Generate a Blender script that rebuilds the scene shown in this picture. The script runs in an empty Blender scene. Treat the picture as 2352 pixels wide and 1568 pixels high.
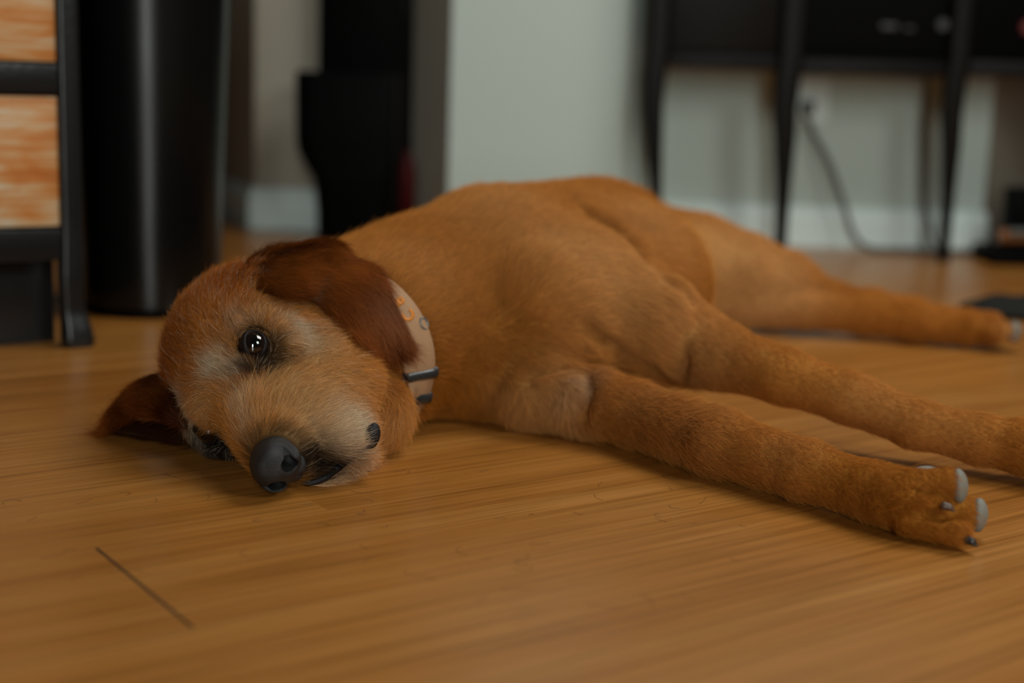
import bpy, bmesh, math, random
import numpy as np
from mathutils import Vector, Matrix

# ------------------------------------------------------------------ camera, world, lights, exposure
scene = bpy.context.scene
COL = scene.collection
scene.view_settings.view_transform = 'Standard'
scene.view_settings.look = 'None'
scene.view_settings.exposure = 0.0
scene.view_settings.gamma = 1.0
scene.cycles.use_denoising = True
scene.cycles.max_bounces = 8

CAM_H, PITCH, ROLL = 0.278, math.radians(10.29), 0.033
cam_data = bpy.data.cameras.new('camera')
cam_data.lens = 50.0
cam_data.sensor_width = 36.0
cam_data.clip_start = 0.02
cam_data.dof.use_dof = True
cam_data.dof.focus_distance = 0.985
cam_data.dof.aperture_fstop = 2.8
cam = bpy.data.objects.new('camera', cam_data)
COL.objects.link(cam)
r_ = Vector((1, 0, 0)); f_ = Vector((0, math.cos(PITCH), -math.sin(PITCH))); u_ = Vector((0, math.sin(PITCH), math.cos(PITCH)))
cr = math.cos(ROLL) * r_ + math.sin(ROLL) * u_
cu = math.cos(ROLL) * u_ - math.sin(ROLL) * r_
cam.matrix_world = Matrix(((cr.x, cu.x, -f_.x, 0), (cr.y, cu.y, -f_.y, 0), (cr.z, cu.z, -f_.z, CAM_H), (0, 0, 0, 1)))
scene.camera = cam

world = bpy.data.worlds.new('world')
scene.world = world
world.use_nodes = True
world.node_tree.nodes['Background'].inputs[0].default_value = (0.86, 0.93, 0.90, 1)
world.node_tree.nodes['Background'].inputs[1].default_value = 0.022


def area_light(name, loc, target, size, size_y, power, color):
    d = bpy.data.lights.new(name, 'AREA')
    d.shape = 'RECTANGLE'; d.size = size; d.size_y = size_y
    d.energy = power; d.color = color
    o = bpy.data.objects.new(name, d)
    COL.objects.link(o)
    o.location = loc
    o.rotation_euler = (Vector(target) - Vector(loc)).to_track_quat('-Z', 'Y').to_euler()
    return o


area_light('window_light', (1.15, 0.05, 1.2), (0.12, 1.15, 0.08), 0.55, 0.6, 11, (0.95, 1.0, 0.95))
area_light('back_window_light', (0.25, -2.4, 0.95), (0.05, 1.5, 0.3), 0.5, 1.4, 44, (0.95, 1.0, 0.96))
area_light('ceiling_light', (0.80, 1.55, 1.6), (0.35, 1.30, 0.0), 0.8, 0.8, 17.5, (1.0, 0.98, 0.93))

# ------------------------------------------------------------------ small helpers
def set_props(o, label=None, cat=None, group=None, kind=None):
    if label: o['label'] = label
    if cat: o['category'] = cat
    if group: o['group'] = group
    if kind: o['kind'] = kind
    return o


def empty(name, loc, label, cat, group=None):
    o = bpy.data.objects.new(name, None)
    COL.objects.link(o)
    o.location = loc
    o.empty_display_size = 0.05
    bpy.context.view_layer.update()
    return set_props(o, label, cat, group)


def mesh_obj(name, verts, faces, material, parent=None, smooth=True):
    me = bpy.data.meshes.new(name)
    verts = np.asarray(verts, np.float32)
    if isinstance(faces, np.ndarray) and faces.ndim == 2:
        me.vertices.add(len(verts)); me.vertices.foreach_set('co', verts.ravel())
        k = faces.shape[1]
        me.loops.add(faces.size); me.loops.foreach_set('vertex_index', faces.astype(np.int32).ravel())
        me.polygons.add(len(faces)); me.polygons.foreach_set('loop_start', np.arange(0, faces.size, k, dtype=np.int32))
        me.update(calc_edges=True); me.validate()
    else:
        me.from_pydata([tuple(map(float, v)) for v in verts], [], [tuple(map(int, f)) for f in faces]); me.update()
    me.polygons.foreach_set('use_smooth', np.full(len(me.polygons), smooth))
    if material: me.materials.append(material)
    o = bpy.data.objects.new(name, me)
    COL.objects.link(o)
    if parent is not None:
        o.parent = parent
        o.matrix_parent_inverse = parent.matrix_world.inverted()
    return o


def nodes_of(name):
    m = bpy.data.materials.new(name)
    m.use_nodes = True
    nt = m.node_tree
    return m, nt, nt.nodes['Principled BSDF']


def plain(name, color, rough=0.5, spec=0.5, bump=0.0, bscale=60, vary=0.0, metal=0.0, coat=0.0):
    m, nt, b = nodes_of(name)
    b.inputs['Base Color'].default_value = (*color, 1)
    b.inputs['Roughness'].default_value = rough
    b.inputs['Specular IOR Level'].default_value = spec
    b.inputs['Metallic'].default_value = metal
    b.inputs['Coat Weight'].default_value = coat
    tc = nt.nodes.new('ShaderNodeTexCoord')
    nz = nt.nodes.new('ShaderNodeTexNoise'); nz.inputs['Scale'].default_value = bscale; nz.inputs['Detail'].default_value = 4
    nt.links.new(tc.outputs['Object'], nz.inputs['Vector'])
    if vary:
        mx = nt.nodes.new('ShaderNodeMix'); mx.data_type = 'RGBA'
        mx.inputs['A'].default_value = (*[c * (1 - vary) for c in color], 1)
        mx.inputs['B'].default_value = (*[min(1, c * (1 + vary)) for c in color], 1)
        nt.links.new(nz.outputs['Fac'], mx.inputs['Factor'])
        nt.links.new(mx.outputs['Result'], b.inputs['Base Color'])
    if bump:
        bp = nt.nodes.new('ShaderNodeBump'); bp.inputs['Strength'].default_value = bump; bp.inputs['Distance'].default_value = 0.002
        nt.links.new(nz.outputs['Fac'], bp.inputs['Height'])
        nt.links.new(bp.outputs['Normal'], b.inputs['Normal'])
    return m


# ------------------------------------------------------------------ signed-distance modelling
A = lambda *v: np.array(v, np.float64)


class Field:
    def __init__(self, lo, hi, h):
        self.lo = np.array(lo, np.float64); self.h = h
        self.n = np.ceil((np.array(hi) - self.lo) / h).astype(int) + 1
        self.D = np.full(self.n, 0.08, np.float32)
        self.ax = [self.lo[i] + h * np.arange(self.n[i]) for i in range(3)]

    def block(self, lo, hi):
        a = np.clip(np.floor((np.array(lo) - self.lo) / self.h).astype(int), 0, self.n)
        b = np.clip(np.ceil((np.array(hi) - self.lo) / self.h).astype(int) + 1, 0, self.n)
        sl = tuple(slice(a[i], b[i]) for i in range(3))
        X, Y, Z = np.meshgrid(*[self.ax[i][sl[i]] for i in range(3)], indexing='ij')
        return sl, X, Y, Z

    def put(self, sl, d, k, carve=False):
        if d.size == 0: return
        cur = self.D[sl]
        if carve:
            h = np.maximum(k - np.abs(cur + d), 0) / max(k, 1e-9)
            self.D[sl] = np.maximum(cur, -d) + h * h * h * k / 6
        else:
            h = np.maximum(k - np.abs(cur - d), 0) / max(k, 1e-9)
            self.D[sl] = np.minimum(cur, d) - h * h * h * k / 6

    def cone(self, a, b, ra, rb, k=0.01, carve=False):
        a = np.array(a, float); b = np.array(b, float); m = max(ra, rb) + k + 0.03
        sl, X, Y, Z = self.block(np.minimum(a, b) - m, np.maximum(a, b) + m)
        ba = b - a; L = max(ba @ ba, 1e-12)
        t = np.clip(((X - a[0]) * ba[0] + (Y - a[1]) * ba[1] + (Z - a[2]) * ba[2]) / L, 0, 1)
        d = np.sqrt((X - a[0] - t * ba[0]) ** 2 + (Y - a[1] - t * ba[1]) ** 2 + (Z - a[2] - t * ba[2]) ** 2) - (ra + t * (rb - ra))
        self.put(sl, d, k, carve)

    def chain(self, pts, k=0.01, carve=False):
        for p, q in zip(pts, pts[1:]):
            self.cone(p[:3], q[:3], p[3], q[3], k, carve)

    def ell(self, c, r, axes=None, k=0.01, carve=False):
        c = np.array(c, float); r = np.array(r, float); m = r.max() + k + 0.03
        axes = np.eye(3) if axes is None else axes
        sl, X, Y, Z = self.block(c - m, c + m)
        P = [(X - c[0]) * axes[i][0] + (Y - c[1]) * axes[i][1] + (Z - c[2]) * axes[i][2] for i in range(3)]
        k0 = np.sqrt(sum((P[i] / r[i]) ** 2 for i in range(3)))
        k1 = np.sqrt(sum((P[i] / r[i] ** 2) ** 2 for i in range(3)))
        d = k0 * (k0 - 1) / np.maximum(k1, 1e-6)
        self.put(sl, d, k, carve)

    def floor_cut(self, z0=0.0005):
        Z = self.ax[2][None, None, :]
        self.D = np.maximum(self.D, (z0 - Z).astype(np.float32))

    def sample(self, P):
        g = (P - self.lo) / self.h
        i = np.clip(np.floor(g).astype(int), 0, self.n - 2); t = np.clip(g - i, 0, 1)
        out = 0
        for dx in (0, 1):
            for dy in (0, 1):
                for dz in (0, 1):
                    w = (t[:, 0] if dx else 1 - t[:, 0]) * (t[:, 1] if dy else 1 - t[:, 1]) * (t[:, 2] if dz else 1 - t[:, 2])
                    out = out + w * self.D[i[:, 0] + dx, i[:, 1] + dy, i[:, 2] + dz]
        return out

    def grad(self, P, e=None):
        e = e or self.h
        G = np.stack([self.sample(P + e * np.eye(3)[i]) - self.sample(P - e * np.eye(3)[i]) for i in range(3)], 1)
        return G / np.maximum(np.linalg.norm(G, axis=1, keepdims=True), 1e-9)

    def mesh(self):
        D = self.D; S = D < 0
        n = self.n
        c = sum(S[dx:n[0] - 1 + dx, dy:n[1] - 1 + dy, dz:n[2] - 1 + dz].astype(np.int8) for dx in (0, 1) for dy in (0, 1) for dz in (0, 1))
        mask = (c > 0) & (c < 8)
        I = np.argwhere(mask)
        idx = np.full(mask.shape, -1, np.int64); idx[mask] = np.arange(len(I))
        cor = [(x, y, z) for x in (0, 1) for y in (0, 1) for z in (0, 1)]
        V = {q: D[I[:, 0] + q[0], I[:, 1] + q[1], I[:, 2] + q[2]] for q in cor}
        pos = np.zeros((len(I), 3)); cnt = np.zeros(len(I))
        for q in cor:
            for a in range(3):
                if q[a] == 0:
                    w = list(q); w[a] = 1; w = tuple(w)
                    x = (V[q] < 0) != (V[w] < 0)
                    t = np.where(x, V[q] / np.where(x, V[q] - V[w], 1), 0)
                    p = np.array(q, float)[None, :].repeat(len(I), 0); p[:, a] += t
                    pos[x] += p[x]; cnt += x
        P = self.lo + self.h * (I + pos / cnt[:, None])
        F = []
        for a in range(3):
            b, c2 = (a + 1) % 3, (a + 2) % 3
            s0 = [slice(None)] * 3; s1 = [slice(None)] * 3
            s0[a] = slice(0, -1); s1[a] = slice(1, None)
            ch = S[tuple(s0)] != S[tuple(s1)]
            E = np.argwhere(ch)
            ok = (E[:, b] > 0) & (E[:, c2] > 0) & (E[:, b] < n[b] - 1) & (E[:, c2] < n[c2] - 1)
            E = E[ok]
            ins = S[E[:, 0], E[:, 1], E[:, 2]]
            def cell(db, dc):
                e = E.copy(); e[:, b] -= db; e[:, c2] -= dc
                return idx[e[:, 0], e[:, 1], e[:, 2]]
            q = np.stack([cell(1, 1), cell(0, 1), cell(0, 0), cell(1, 0)], 1)
            q[~ins] = q[~ins][:, ::-1]
            F.append(q)
        return P, np.concatenate(F)


# ------------------------------------------------------------------ the dog
# head frame: origin midway between the eyes; F to the nose, L to the dog's left eye, U to the crown
HO = A(-0.1996, 1.0, 0.0563)
HF = A(0.43677, -0.85015, -0.29407)
HL = A(0.46513, -0.06638, 0.88275)
HU = A(-0.76999, -0.52234, 0.36644)
HAX = np.stack([HF, HL, HU])


def hd(f, l, u):
    return HO + f * HF + l * HL + u * HU


def build_body_field(h):
    B = Field((-0.34, 0.78, -0.012), (0.66, 1.86, 0.25), h)
    # trunk
    a = A(0.47, 0.88, 0); v = A(0.88, -0.47, 0); S0 = A(-0.045, 1.20, 0)
    def T(s, t, z): return S0 + s * a + t * v + A(0, 0, z)
    B.cone(T(.08, 0, .098), T(.27, 0, .098), .086, .088, .03)
    B.cone(T(-.01, -.035, .092), T(.10, -.035, .103), .066, .073, .03)
    B.cone(T(.10, -.035, .103), T(.30, -.05, .098), .073, .070, .03)
    B.cone(T(.03, .06, .080), T(.22, .065, .088), .070, .078, .03)
    B.cone(T(.20, .060, .086), T(.36, .0, .080), .074, .064, .03)
    B.cone(T(.28, -.035, .094), T(.44, -.03, .084), .076, .064, .03)
    B.cone(T(.44, -.03, .084), T(.52, -.01, .066), .064, .058, .03)
    # neck
    B.cone(hd(-.08, .005, -.035), A(-.120, 1.13, .068), .058, .070, .03)
    B.cone(A(-.120, 1.13, .068), A(-.04, 1.24, .085), .070, .082, .03)
    B.cone(A(-.150, 1.13, .085), A(-.09, 1.24, .090), .056, .066, .03)
    # breast
    B.cone(A(-.05, 1.17, .05), A(.0, 1.17, .04), .05, .045, .025)
    # upper shoulder and foreleg
    B.chain([(-.01, 1.29, .120, .055), (.055, 1.225, .092, .056), (.120, 1.20, .078, .046)], .025)
    B.chain([(.115, 1.205, .075, .044), (.150, 1.195, .064, .036), (.173, 1.170, .060, .029), (.219, 1.122, .053, .0235), (.265, 1.092, .044, .0210), (.310, 1.062, .032, .0200),
             (.352, 1.037, .027, .0195), (.380, 1.022, .026, .021), (.407, 1.000, .026, .024)], .012)
    # lower shoulder and foreleg
    B.chain([(-.03, 1.19, .035, .035), (.02, 1.14, .032, .033), (.065, 1.115, .028, .028), (.096, 1.090, .026, .0255), (.153, 1.010, .025, .025), (.205, .950, .022, .0215), (.241, .910, .020, .020),
             (.258, .890, .021, .021)], .014)
    # hind legs
    B.chain([(.159, 1.690, .076, .066), (.215, 1.680, .072, .061), (.267, 1.670, .064, .050), (.319, 1.670, .053, .041), (.374, 1.680, .038, .022), (.432, 1.700, .028, .019), (.490, 1.720, .022, .018)], .02)
    B.chain([(.17, 1.640, .045, .045), (.215, 1.662, .036, .035), (.264, 1.652, .031, .029), (.336, 1.637, .029, .023), (.400, 1.626, .028, .022), (.457, 1.606, .026, .023), (.509, 1.590, .023, .022)], .012)
    # paws: toes
    def paw(base, fwd, up, s=1.0):
        fwd = fwd / np.linalg.norm(fwd); up = up - (up @ fwd) * fwd; up = up / np.linalg.norm(up); sd = np.cross(up, fwd)
        B.cone(base, base + fwd * .02 * s, .021 * s, .021 * s, .01)
        for q, (o, l) in enumerate(((-.018, .028), (-.007, .038), (.007, .038), (.018, .028))):
            p0 = base + sd * o * s * .8 + fwd * .012 * s
            p1 = base + sd * o * s * 1.1 + fwd * l * s
            B.cone(p0, p1, .0105 * s, .0112 * s, .004)
    # near fore paw, toes fanned, soles turned to the right
    B.cone(A(.250, .893, .0205), A(.262, .878, .022), .0205, .019, .008)
    for p, q, ra, rb in (((.256, .886, .030), (.2795, .877, .0355), .0130, .0125), ((.257, .875, .025), (.2735, .862, .0262), .0085, .0062),
                         ((.272, .884, .015), (.2945, .879, .0160), .0125, .0125), ((.255, .873, .0130), (.2805, .857, .0120), .0120, .0120)):
        B.cone(A(*p), A(*q), ra, rb, .004)
    B.chain([(.258, .872, .0300, .0030), (.272, .866, .0310, .0035), (.290, .862, .0290, .0035)], .004, carve=True)
    B.chain([(.258, .866, .0200, .0028), (.272, .861, .0195, .0035), (.290, .858, .0215, .0035)], .004, carve=True)
    paw(A(.407, 1.000, .026), A(.7, -.5, 0), A(0, 0, 1))
    paw(A(.515, 1.589, .023), A(.95, -.3, 0), A(0, 0, 1))
    # head
    B.ell(hd(-.056, 0, -.016), (.070, .060, .044), HAX, .02)
    B.ell(hd(-.02, 0, .002), (.05, .046, .026), HAX, .02)
    B.ell(hd(-.070, .050, -.020), (.030, .020, .026), HAX, .02)
    for s in (1, -1):
        B.ell(hd(-.012, .036 * s, -.014), (.030, .022, .028), HAX, .012)
        B.ell(hd(-.045, .034 * s, -.062), (.056, .031, .056), HAX, .02)
        B.ell(hd(.032, .018 * s, -.049), (.060, .025, .046), HAX, .012)
        B.ell(hd(-.005, .032 * s, -.070), (.050, .027, .045), HAX, .02)
    B.cone(hd(0, 0, -.016), hd(.076, -.001, -.013), .032, .0225, .015)
    B.cone(hd(-.05, 0, -.10), hd(.05, 0, -.085), .026, .017, .012)
    B.ell((-.098, 1.045, .030), (.026, .028, .027), None, .015)   # loose skin of the throat
    for s in (1, -1):
        B.ell(hd(.003, .0365 * s, .002), (.0115, .011, .011), HAX, .006, carve=True)
    # skin creases at the armpit, the elbow and the flank
    for pts, r in (([(-0.1014, 1.0593, 0.0769), (-0.0982, 1.0556, 0.0643), (-0.0943, 1.0297, 0.0564), (-0.0948, 1.0174, 0.0427), (-0.0966, 1.0182, 0.0277)], .0045), ([(0.0559, 1.1137, 0.0561), (0.0589, 1.0928, 0.0447), (0.0544, 1.0889, 0.0262)], 0.0045), ([(0.0092, 1.1137, 0.0492), (0.0334, 1.1177, 0.0563), (0.0593, 1.1103, 0.0552)], 0.0040), ([(0.1381, 1.1594, 0.0754), (0.1429, 1.1597, 0.0553), (0.1427, 1.1798, 0.0326)], 0.0012), ([(0.0539, 1.1396, 0.0887), (0.0812, 1.1626, 0.0638), (0.1114, 1.1681, 0.0489), (0.1313, 1.1788, 0.0362)], 0.0050), ([(0.0604, 1.2806, 0.1647), (0.0984, 1.2488, 0.1419), (0.1281, 1.1902, 0.1200), (0.1500, 1.1808, 0.1036)], 0.0060)):
        B.chain([(*p_, r) for p_ in pts], .010, carve=True)
    B.D += np.float32(.002)   # room for the coat
    B.floor_cut()
    return B


# END FIELD
# ------------------------------------------------------------------ numpy noise, sheets, fur
_rng = np.random.RandomState(7)
_tab = _rng.rand(32, 32, 32, 3).astype(np.float32) * 2 - 1


def vnoise(P, scale):
    g = P * scale
    i = np.floor(g).astype(int); t = g - i; t = t * t * (3 - 2 * t)
    out = np.zeros((len(P), 3))
    for dx in (0, 1):
        for dy in (0, 1):
            for dz in (0, 1):
                w = (t[:, 0] if dx else 1 - t[:, 0]) * (t[:, 1] if dy else 1 - t[:, 1]) * (t[:, 2] if dz else 1 - t[:, 2])
                out += w[:, None] * _tab[(i[:, 0] + dx) % 32, (i[:, 1] + dy) % 32, (i[:, 2] + dz) % 32]
    return out


def unit(v):
    return v / np.maximum(np.linalg.norm(v, axis=-1, keepdims=True), 1e-9)


def catmull(P, m):
    """refine the first axis of a control array to m samples"""
    P = np.asarray(P, float); n = len(P)
    Q = np.concatenate([[2 * P[0] - P[1]], P, [2 * P[-1] - P[-2]]])
    out = []
    for x in np.linspace(0, n - 1, m):
        i = min(int(x), n - 2); t = x - i
        a, b, c, d = Q[i], Q[i + 1], Q[i + 2], Q[i + 3]
        out.append(.5 * (2 * b + (c - a) * t + (2 * a - 5 * b + 4 * c - d) * t ** 2 + (3 * b - a - 3 * c + d) * t ** 3))
    return np.array(out)


def sheet(rows, m, k, thick, out_hint):
    """closed thin leaf lofted through rows of control points"""
    G = catmull(rows, m)
    G = np.swapaxes(catmull(np.swapaxes(G, 0, 1), k), 0, 1)
    du = np.gradient(G, axis=0); dv = np.gradient(G, axis=1)
    N = unit(np.cross(du, dv))
    if (N.reshape(-1, 3) @ np.asarray(out_hint)).mean() < 0: N = -N
    e = np.minimum(np.linspace(0, 1, k), np.linspace(1, 0, k)) * 2
    f = np.minimum(1, (1 - np.linspace(0, 1, m)) * 6)
    T = thick * (.25 + .75 * np.sqrt(np.clip(e, 0, 1)))[None, :] * (.3 + .7 * f)[:, None]
    top = G + N * T[..., None] * .5; bot = G - N * T[..., None] * .5
    V = np.concatenate([top.reshape(-1, 3), bot.reshape(-1, 3)])
    idt = np.arange(m * k).reshape(m, k); idb = idt + m * k
    F = []
    for i in range(m - 1):
        for j in range(k - 1):
            F.append((idt[i, j], idt[i, j + 1], idt[i + 1, j + 1], idt[i + 1, j]))
            F.append((idb[i, j], idb[i + 1, j], idb[i + 1, j + 1], idb[i, j + 1]))
    for i in range(m - 1):
        F.append((idt[i, 0], idt[i + 1, 0], idb[i + 1, 0], idb[i, 0]))
        F.append((idt[i, -1], idb[i, -1], idb[i + 1, -1], idt[i + 1, -1]))
    for j in range(k - 1):
        F.append((idt[0, j], idb[0, j], idb[0, j + 1], idt[0, j + 1]))
        F.append((idt[-1, j], idt[-1, j + 1], idb[-1, j + 1], idb[-1, j]))
    F = np.array(F)
    a, b, c, d = [V[F[:, q]] for q in range(4)]
    # outward orientation: top faces must agree with N
    nf = np.cross(b[0] - a[0], c[0] - a[0])
    if nf @ N[0, 0] < 0: F = F[:, ::-1]
    return V, F, G, N


def vertex_normals(V, F):
    n = np.cross(V[F[:, 2]] - V[F[:, 0]], V[F[:, 3]] - V[F[:, 1]])
    N = np.zeros_like(V)
    for q in range(4): np.add.at(N, F[:, q], n)
    return unit(N)


def scatter(V, F, N, count, weight, seed):
    rng = np.random.RandomState(seed)
    T = np.concatenate([F[:, [0, 1, 2]], F[:, [0, 2, 3]]])
    ar = np.linalg.norm(np.cross(V[T[:, 1]] - V[T[:, 0]], V[T[:, 2]] - V[T[:, 0]]), axis=1)
    cen = V[T].mean(1)
    w = ar * weight(cen, unit(N[T].mean(1)))
    t = np.searchsorted(np.cumsum(w) / w.sum(), rng.rand(count))
    t = np.minimum(t, len(T) - 1)
    a, b = rng.rand(count), rng.rand(count)
    fl = a + b > 1; a[fl], b[fl] = 1 - a[fl], 1 - b[fl]
    W = np.stack([1 - a - b, a, b], 1)[..., None]
    return (V[T[t]] * W).sum(1), unit((N[T[t]] * W).sum(1))


def near_field(f, P):
    return np.all((P > f.lo) & (P < f.lo + f.h * (f.n - 1)), 1)


def fur_obj(name, parent, R, N, D, L, C, width, lift, seed, rough=0.25, clump=0.35, mat=None, npt=5, floor=0.0008):
    """R roots, N normals, D combing directions, L lengths, C colours: one hair curve each"""
    rng = np.random.RandomState(seed)
    n = len(R)
    width = np.broadcast_to(np.asarray(width, float), (n,)).copy()
    nz = vnoise(R, 90) * clump + vnoise(R + 3.1, 33) * clump * .8
    D = D - (D * N).sum(1, keepdims=True) * N
    D = unit(unit(D) + nz + rng.normal(0, rough, (n, 3)))
    D = unit(D - (D * N).sum(1, keepdims=True) * N * .9)
    lift = lift * (1 + .5 * rng.normal(0, 1, n) + .8 * nz[:, 0])
    lift = np.clip(lift, .05, 1.1)
    t = np.linspace(0, 1, npt)
    side = unit(np.cross(D, N)); bend = rng.normal(0, .10, n)
    ct, st = np.cos(lift), np.sin(lift)
    P = (R[:, None, :] + L[:, None, None] * (D[:, None, :] * (t[None, :] * ct[:, None])[..., None]
         + N[:, None, :] * (st[:, None] * (t - .38 * t * t)[None, :])[..., None]
         + side[:, None, :] * (bend[:, None] * (t ** 2)[None, :])[..., None]))
    P -= N[:, None, :] * .0006
    for q in (2, npt - 2, npt - 1):
        bad = (nose_field.sample(P[:, q]) < .0004) & near_field(nose_field, P[:, q]) | (lf.sample(P[:, q]) < .0002) & near_field(lf, P[:, q])
        keep = ~bad
        P, C, L, N, width = P[keep], C[keep], L[keep], N[keep], width[keep]
    n = len(P)
    P[..., 2] = np.maximum(P[..., 2], floor)
    cu = bpy.data.hair_curves.new(name)
    cu.add_curves([npt] * n)
    cu.attributes['position'].data.foreach_set('vector', P.astype(np.float32).ravel())
    rad = width[:, None] * (.5 * (1 - .75 * t ** 1.5))[None, :] * (.7 + .6 * rng.rand(n))[:, None]
    ra = cu.attributes.get('radius') or cu.attributes.new('radius', 'FLOAT', 'POINT')
    ra.data.foreach_set('value', rad.astype(np.float32).ravel())
    ca = cu.attributes.new('tint', 'FLOAT_COLOR', 'CURVE')
    ca.data.foreach_set('color', np.concatenate([C, np.ones((n, 1))], 1).astype(np.float32).ravel())
    cu.materials.append(mat)
    o = bpy.data.objects.new(name, cu)
    COL.objects.link(o)
    o.parent = parent
    o.matrix_parent_inverse = parent.matrix_world.inverted()
    return o


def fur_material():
    m, nt, b = nodes_of('dog_coat')
    at = nt.nodes.new('ShaderNodeAttribute'); at.attribute_name = 'tint'
    hi = nt.nodes.new('ShaderNodeHairInfo')
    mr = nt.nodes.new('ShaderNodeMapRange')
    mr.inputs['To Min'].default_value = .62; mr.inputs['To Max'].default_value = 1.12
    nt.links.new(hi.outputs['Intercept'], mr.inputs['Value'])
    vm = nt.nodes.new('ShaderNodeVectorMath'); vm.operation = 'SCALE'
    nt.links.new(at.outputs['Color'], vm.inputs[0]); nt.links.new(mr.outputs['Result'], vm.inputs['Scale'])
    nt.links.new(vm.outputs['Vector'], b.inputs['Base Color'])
    b.inputs['Roughness'].default_value = .48
    tr = nt.nodes.new('ShaderNodeBsdfTranslucent'); nt.links.new(vm.outputs['Vector'], tr.inputs['Color'])
    mx = nt.nodes.new('ShaderNodeMixShader'); mx.inputs['Fac'].default_value = .38
    nt.links.new(b.outputs[0], mx.inputs[1]); nt.links.new(tr.outputs[0], mx.inputs[2])
    nt.links.new(mx.outputs[0], nt.nodes['Material Output'].inputs['Surface'])
    b.inputs['Specular IOR Level'].default_value = .12
    return m


m_fur = fur_material()
m_skin = plain('dog_skin', (0.055, 0.024, 0.010), 0.8, .1)
m_under, nt_, b_ = nodes_of('dog_undercoat')
at_ = nt_.nodes.new('ShaderNodeAttribute'); at_.attribute_name = 'tint'
nt_.links.new(at_.outputs['Color'], b_.inputs['Base Color'])
b_.inputs['Roughness'].default_value = .9; b_.inputs['Specular IOR Level'].default_value = .05
m_darkskin = plain('dog_eyelid_skin', (0.010, 0.006, 0.005), 0.6, .25, .3, 900)
m_nose = plain('dog_nose_leather', (0.013, 0.012, 0.012), 0.40, .5, .45, 2000)
m_lip = plain('dog_lip', (0.008, 0.007, 0.007), 0.5, .35, .5, 900)
m_pad = plain('paw_pad', (0.20, 0.19, 0.155), 0.6, .4, .4, 900)
m_claw = plain('claw', (0.10, 0.06, 0.04), 0.35, .5)
m_clawd = plain('dark_claw', (0.02, 0.016, 0.014), 0.35, .5)

VS = 0.003
body_field = build_body_field(VS)
BV, BF = body_field.mesh()
BN = body_field.grad(BV, .004)
dog = empty('dog', (0.05, 1.25, 0.0), 'golden red dog with a greying face lying on its side on the wooden floor', 'dog')
body = mesh_obj('body', BV, BF, m_under, dog)

# eyes ---------------------------------------------------------------
def eye_material():
    m, nt, b = nodes_of('dog_eye')
    tc = nt.nodes.new('ShaderNodeTexCoord')
    sp = nt.nodes.new('ShaderNodeSeparateXYZ'); nt.links.new(tc.outputs['Object'], sp.inputs[0])
    rp = nt.nodes.new('ShaderNodeValToRGB')
    mp = nt.nodes.new('ShaderNodeMath'); mp.operation = 'MULTIPLY_ADD'; mp.inputs[1].default_value = 45.0; mp.inputs[2].default_value = .5
    nt.links.new(sp.outputs['Z'], mp.inputs[0]); nt.links.new(mp.outputs[0], rp.inputs['Fac'])
    e = rp.color_ramp.elements
    e[0].position = .70; e[0].color = (.006, .004, .003, 1)
    e[1].position = .985; e[1].color = (.002, .002, .002, 1)
    x = e.new(.80); x.color = (.007, .003, .002, 1)
    x = e.new(.93); x.color = (.008, .0035, .002, 1)
    x = e.new(.96); x.color = (.002, .002, .002, 1)
    nt.links.new(rp.outputs['Color'], b.inputs['Base Color'])
    b.inputs['Roughness'].default_value = .03
    b.inputs['Coat Weight'].default_value = 1.0; b.inputs['Coat Roughness'].default_value = .02
    return m


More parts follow.
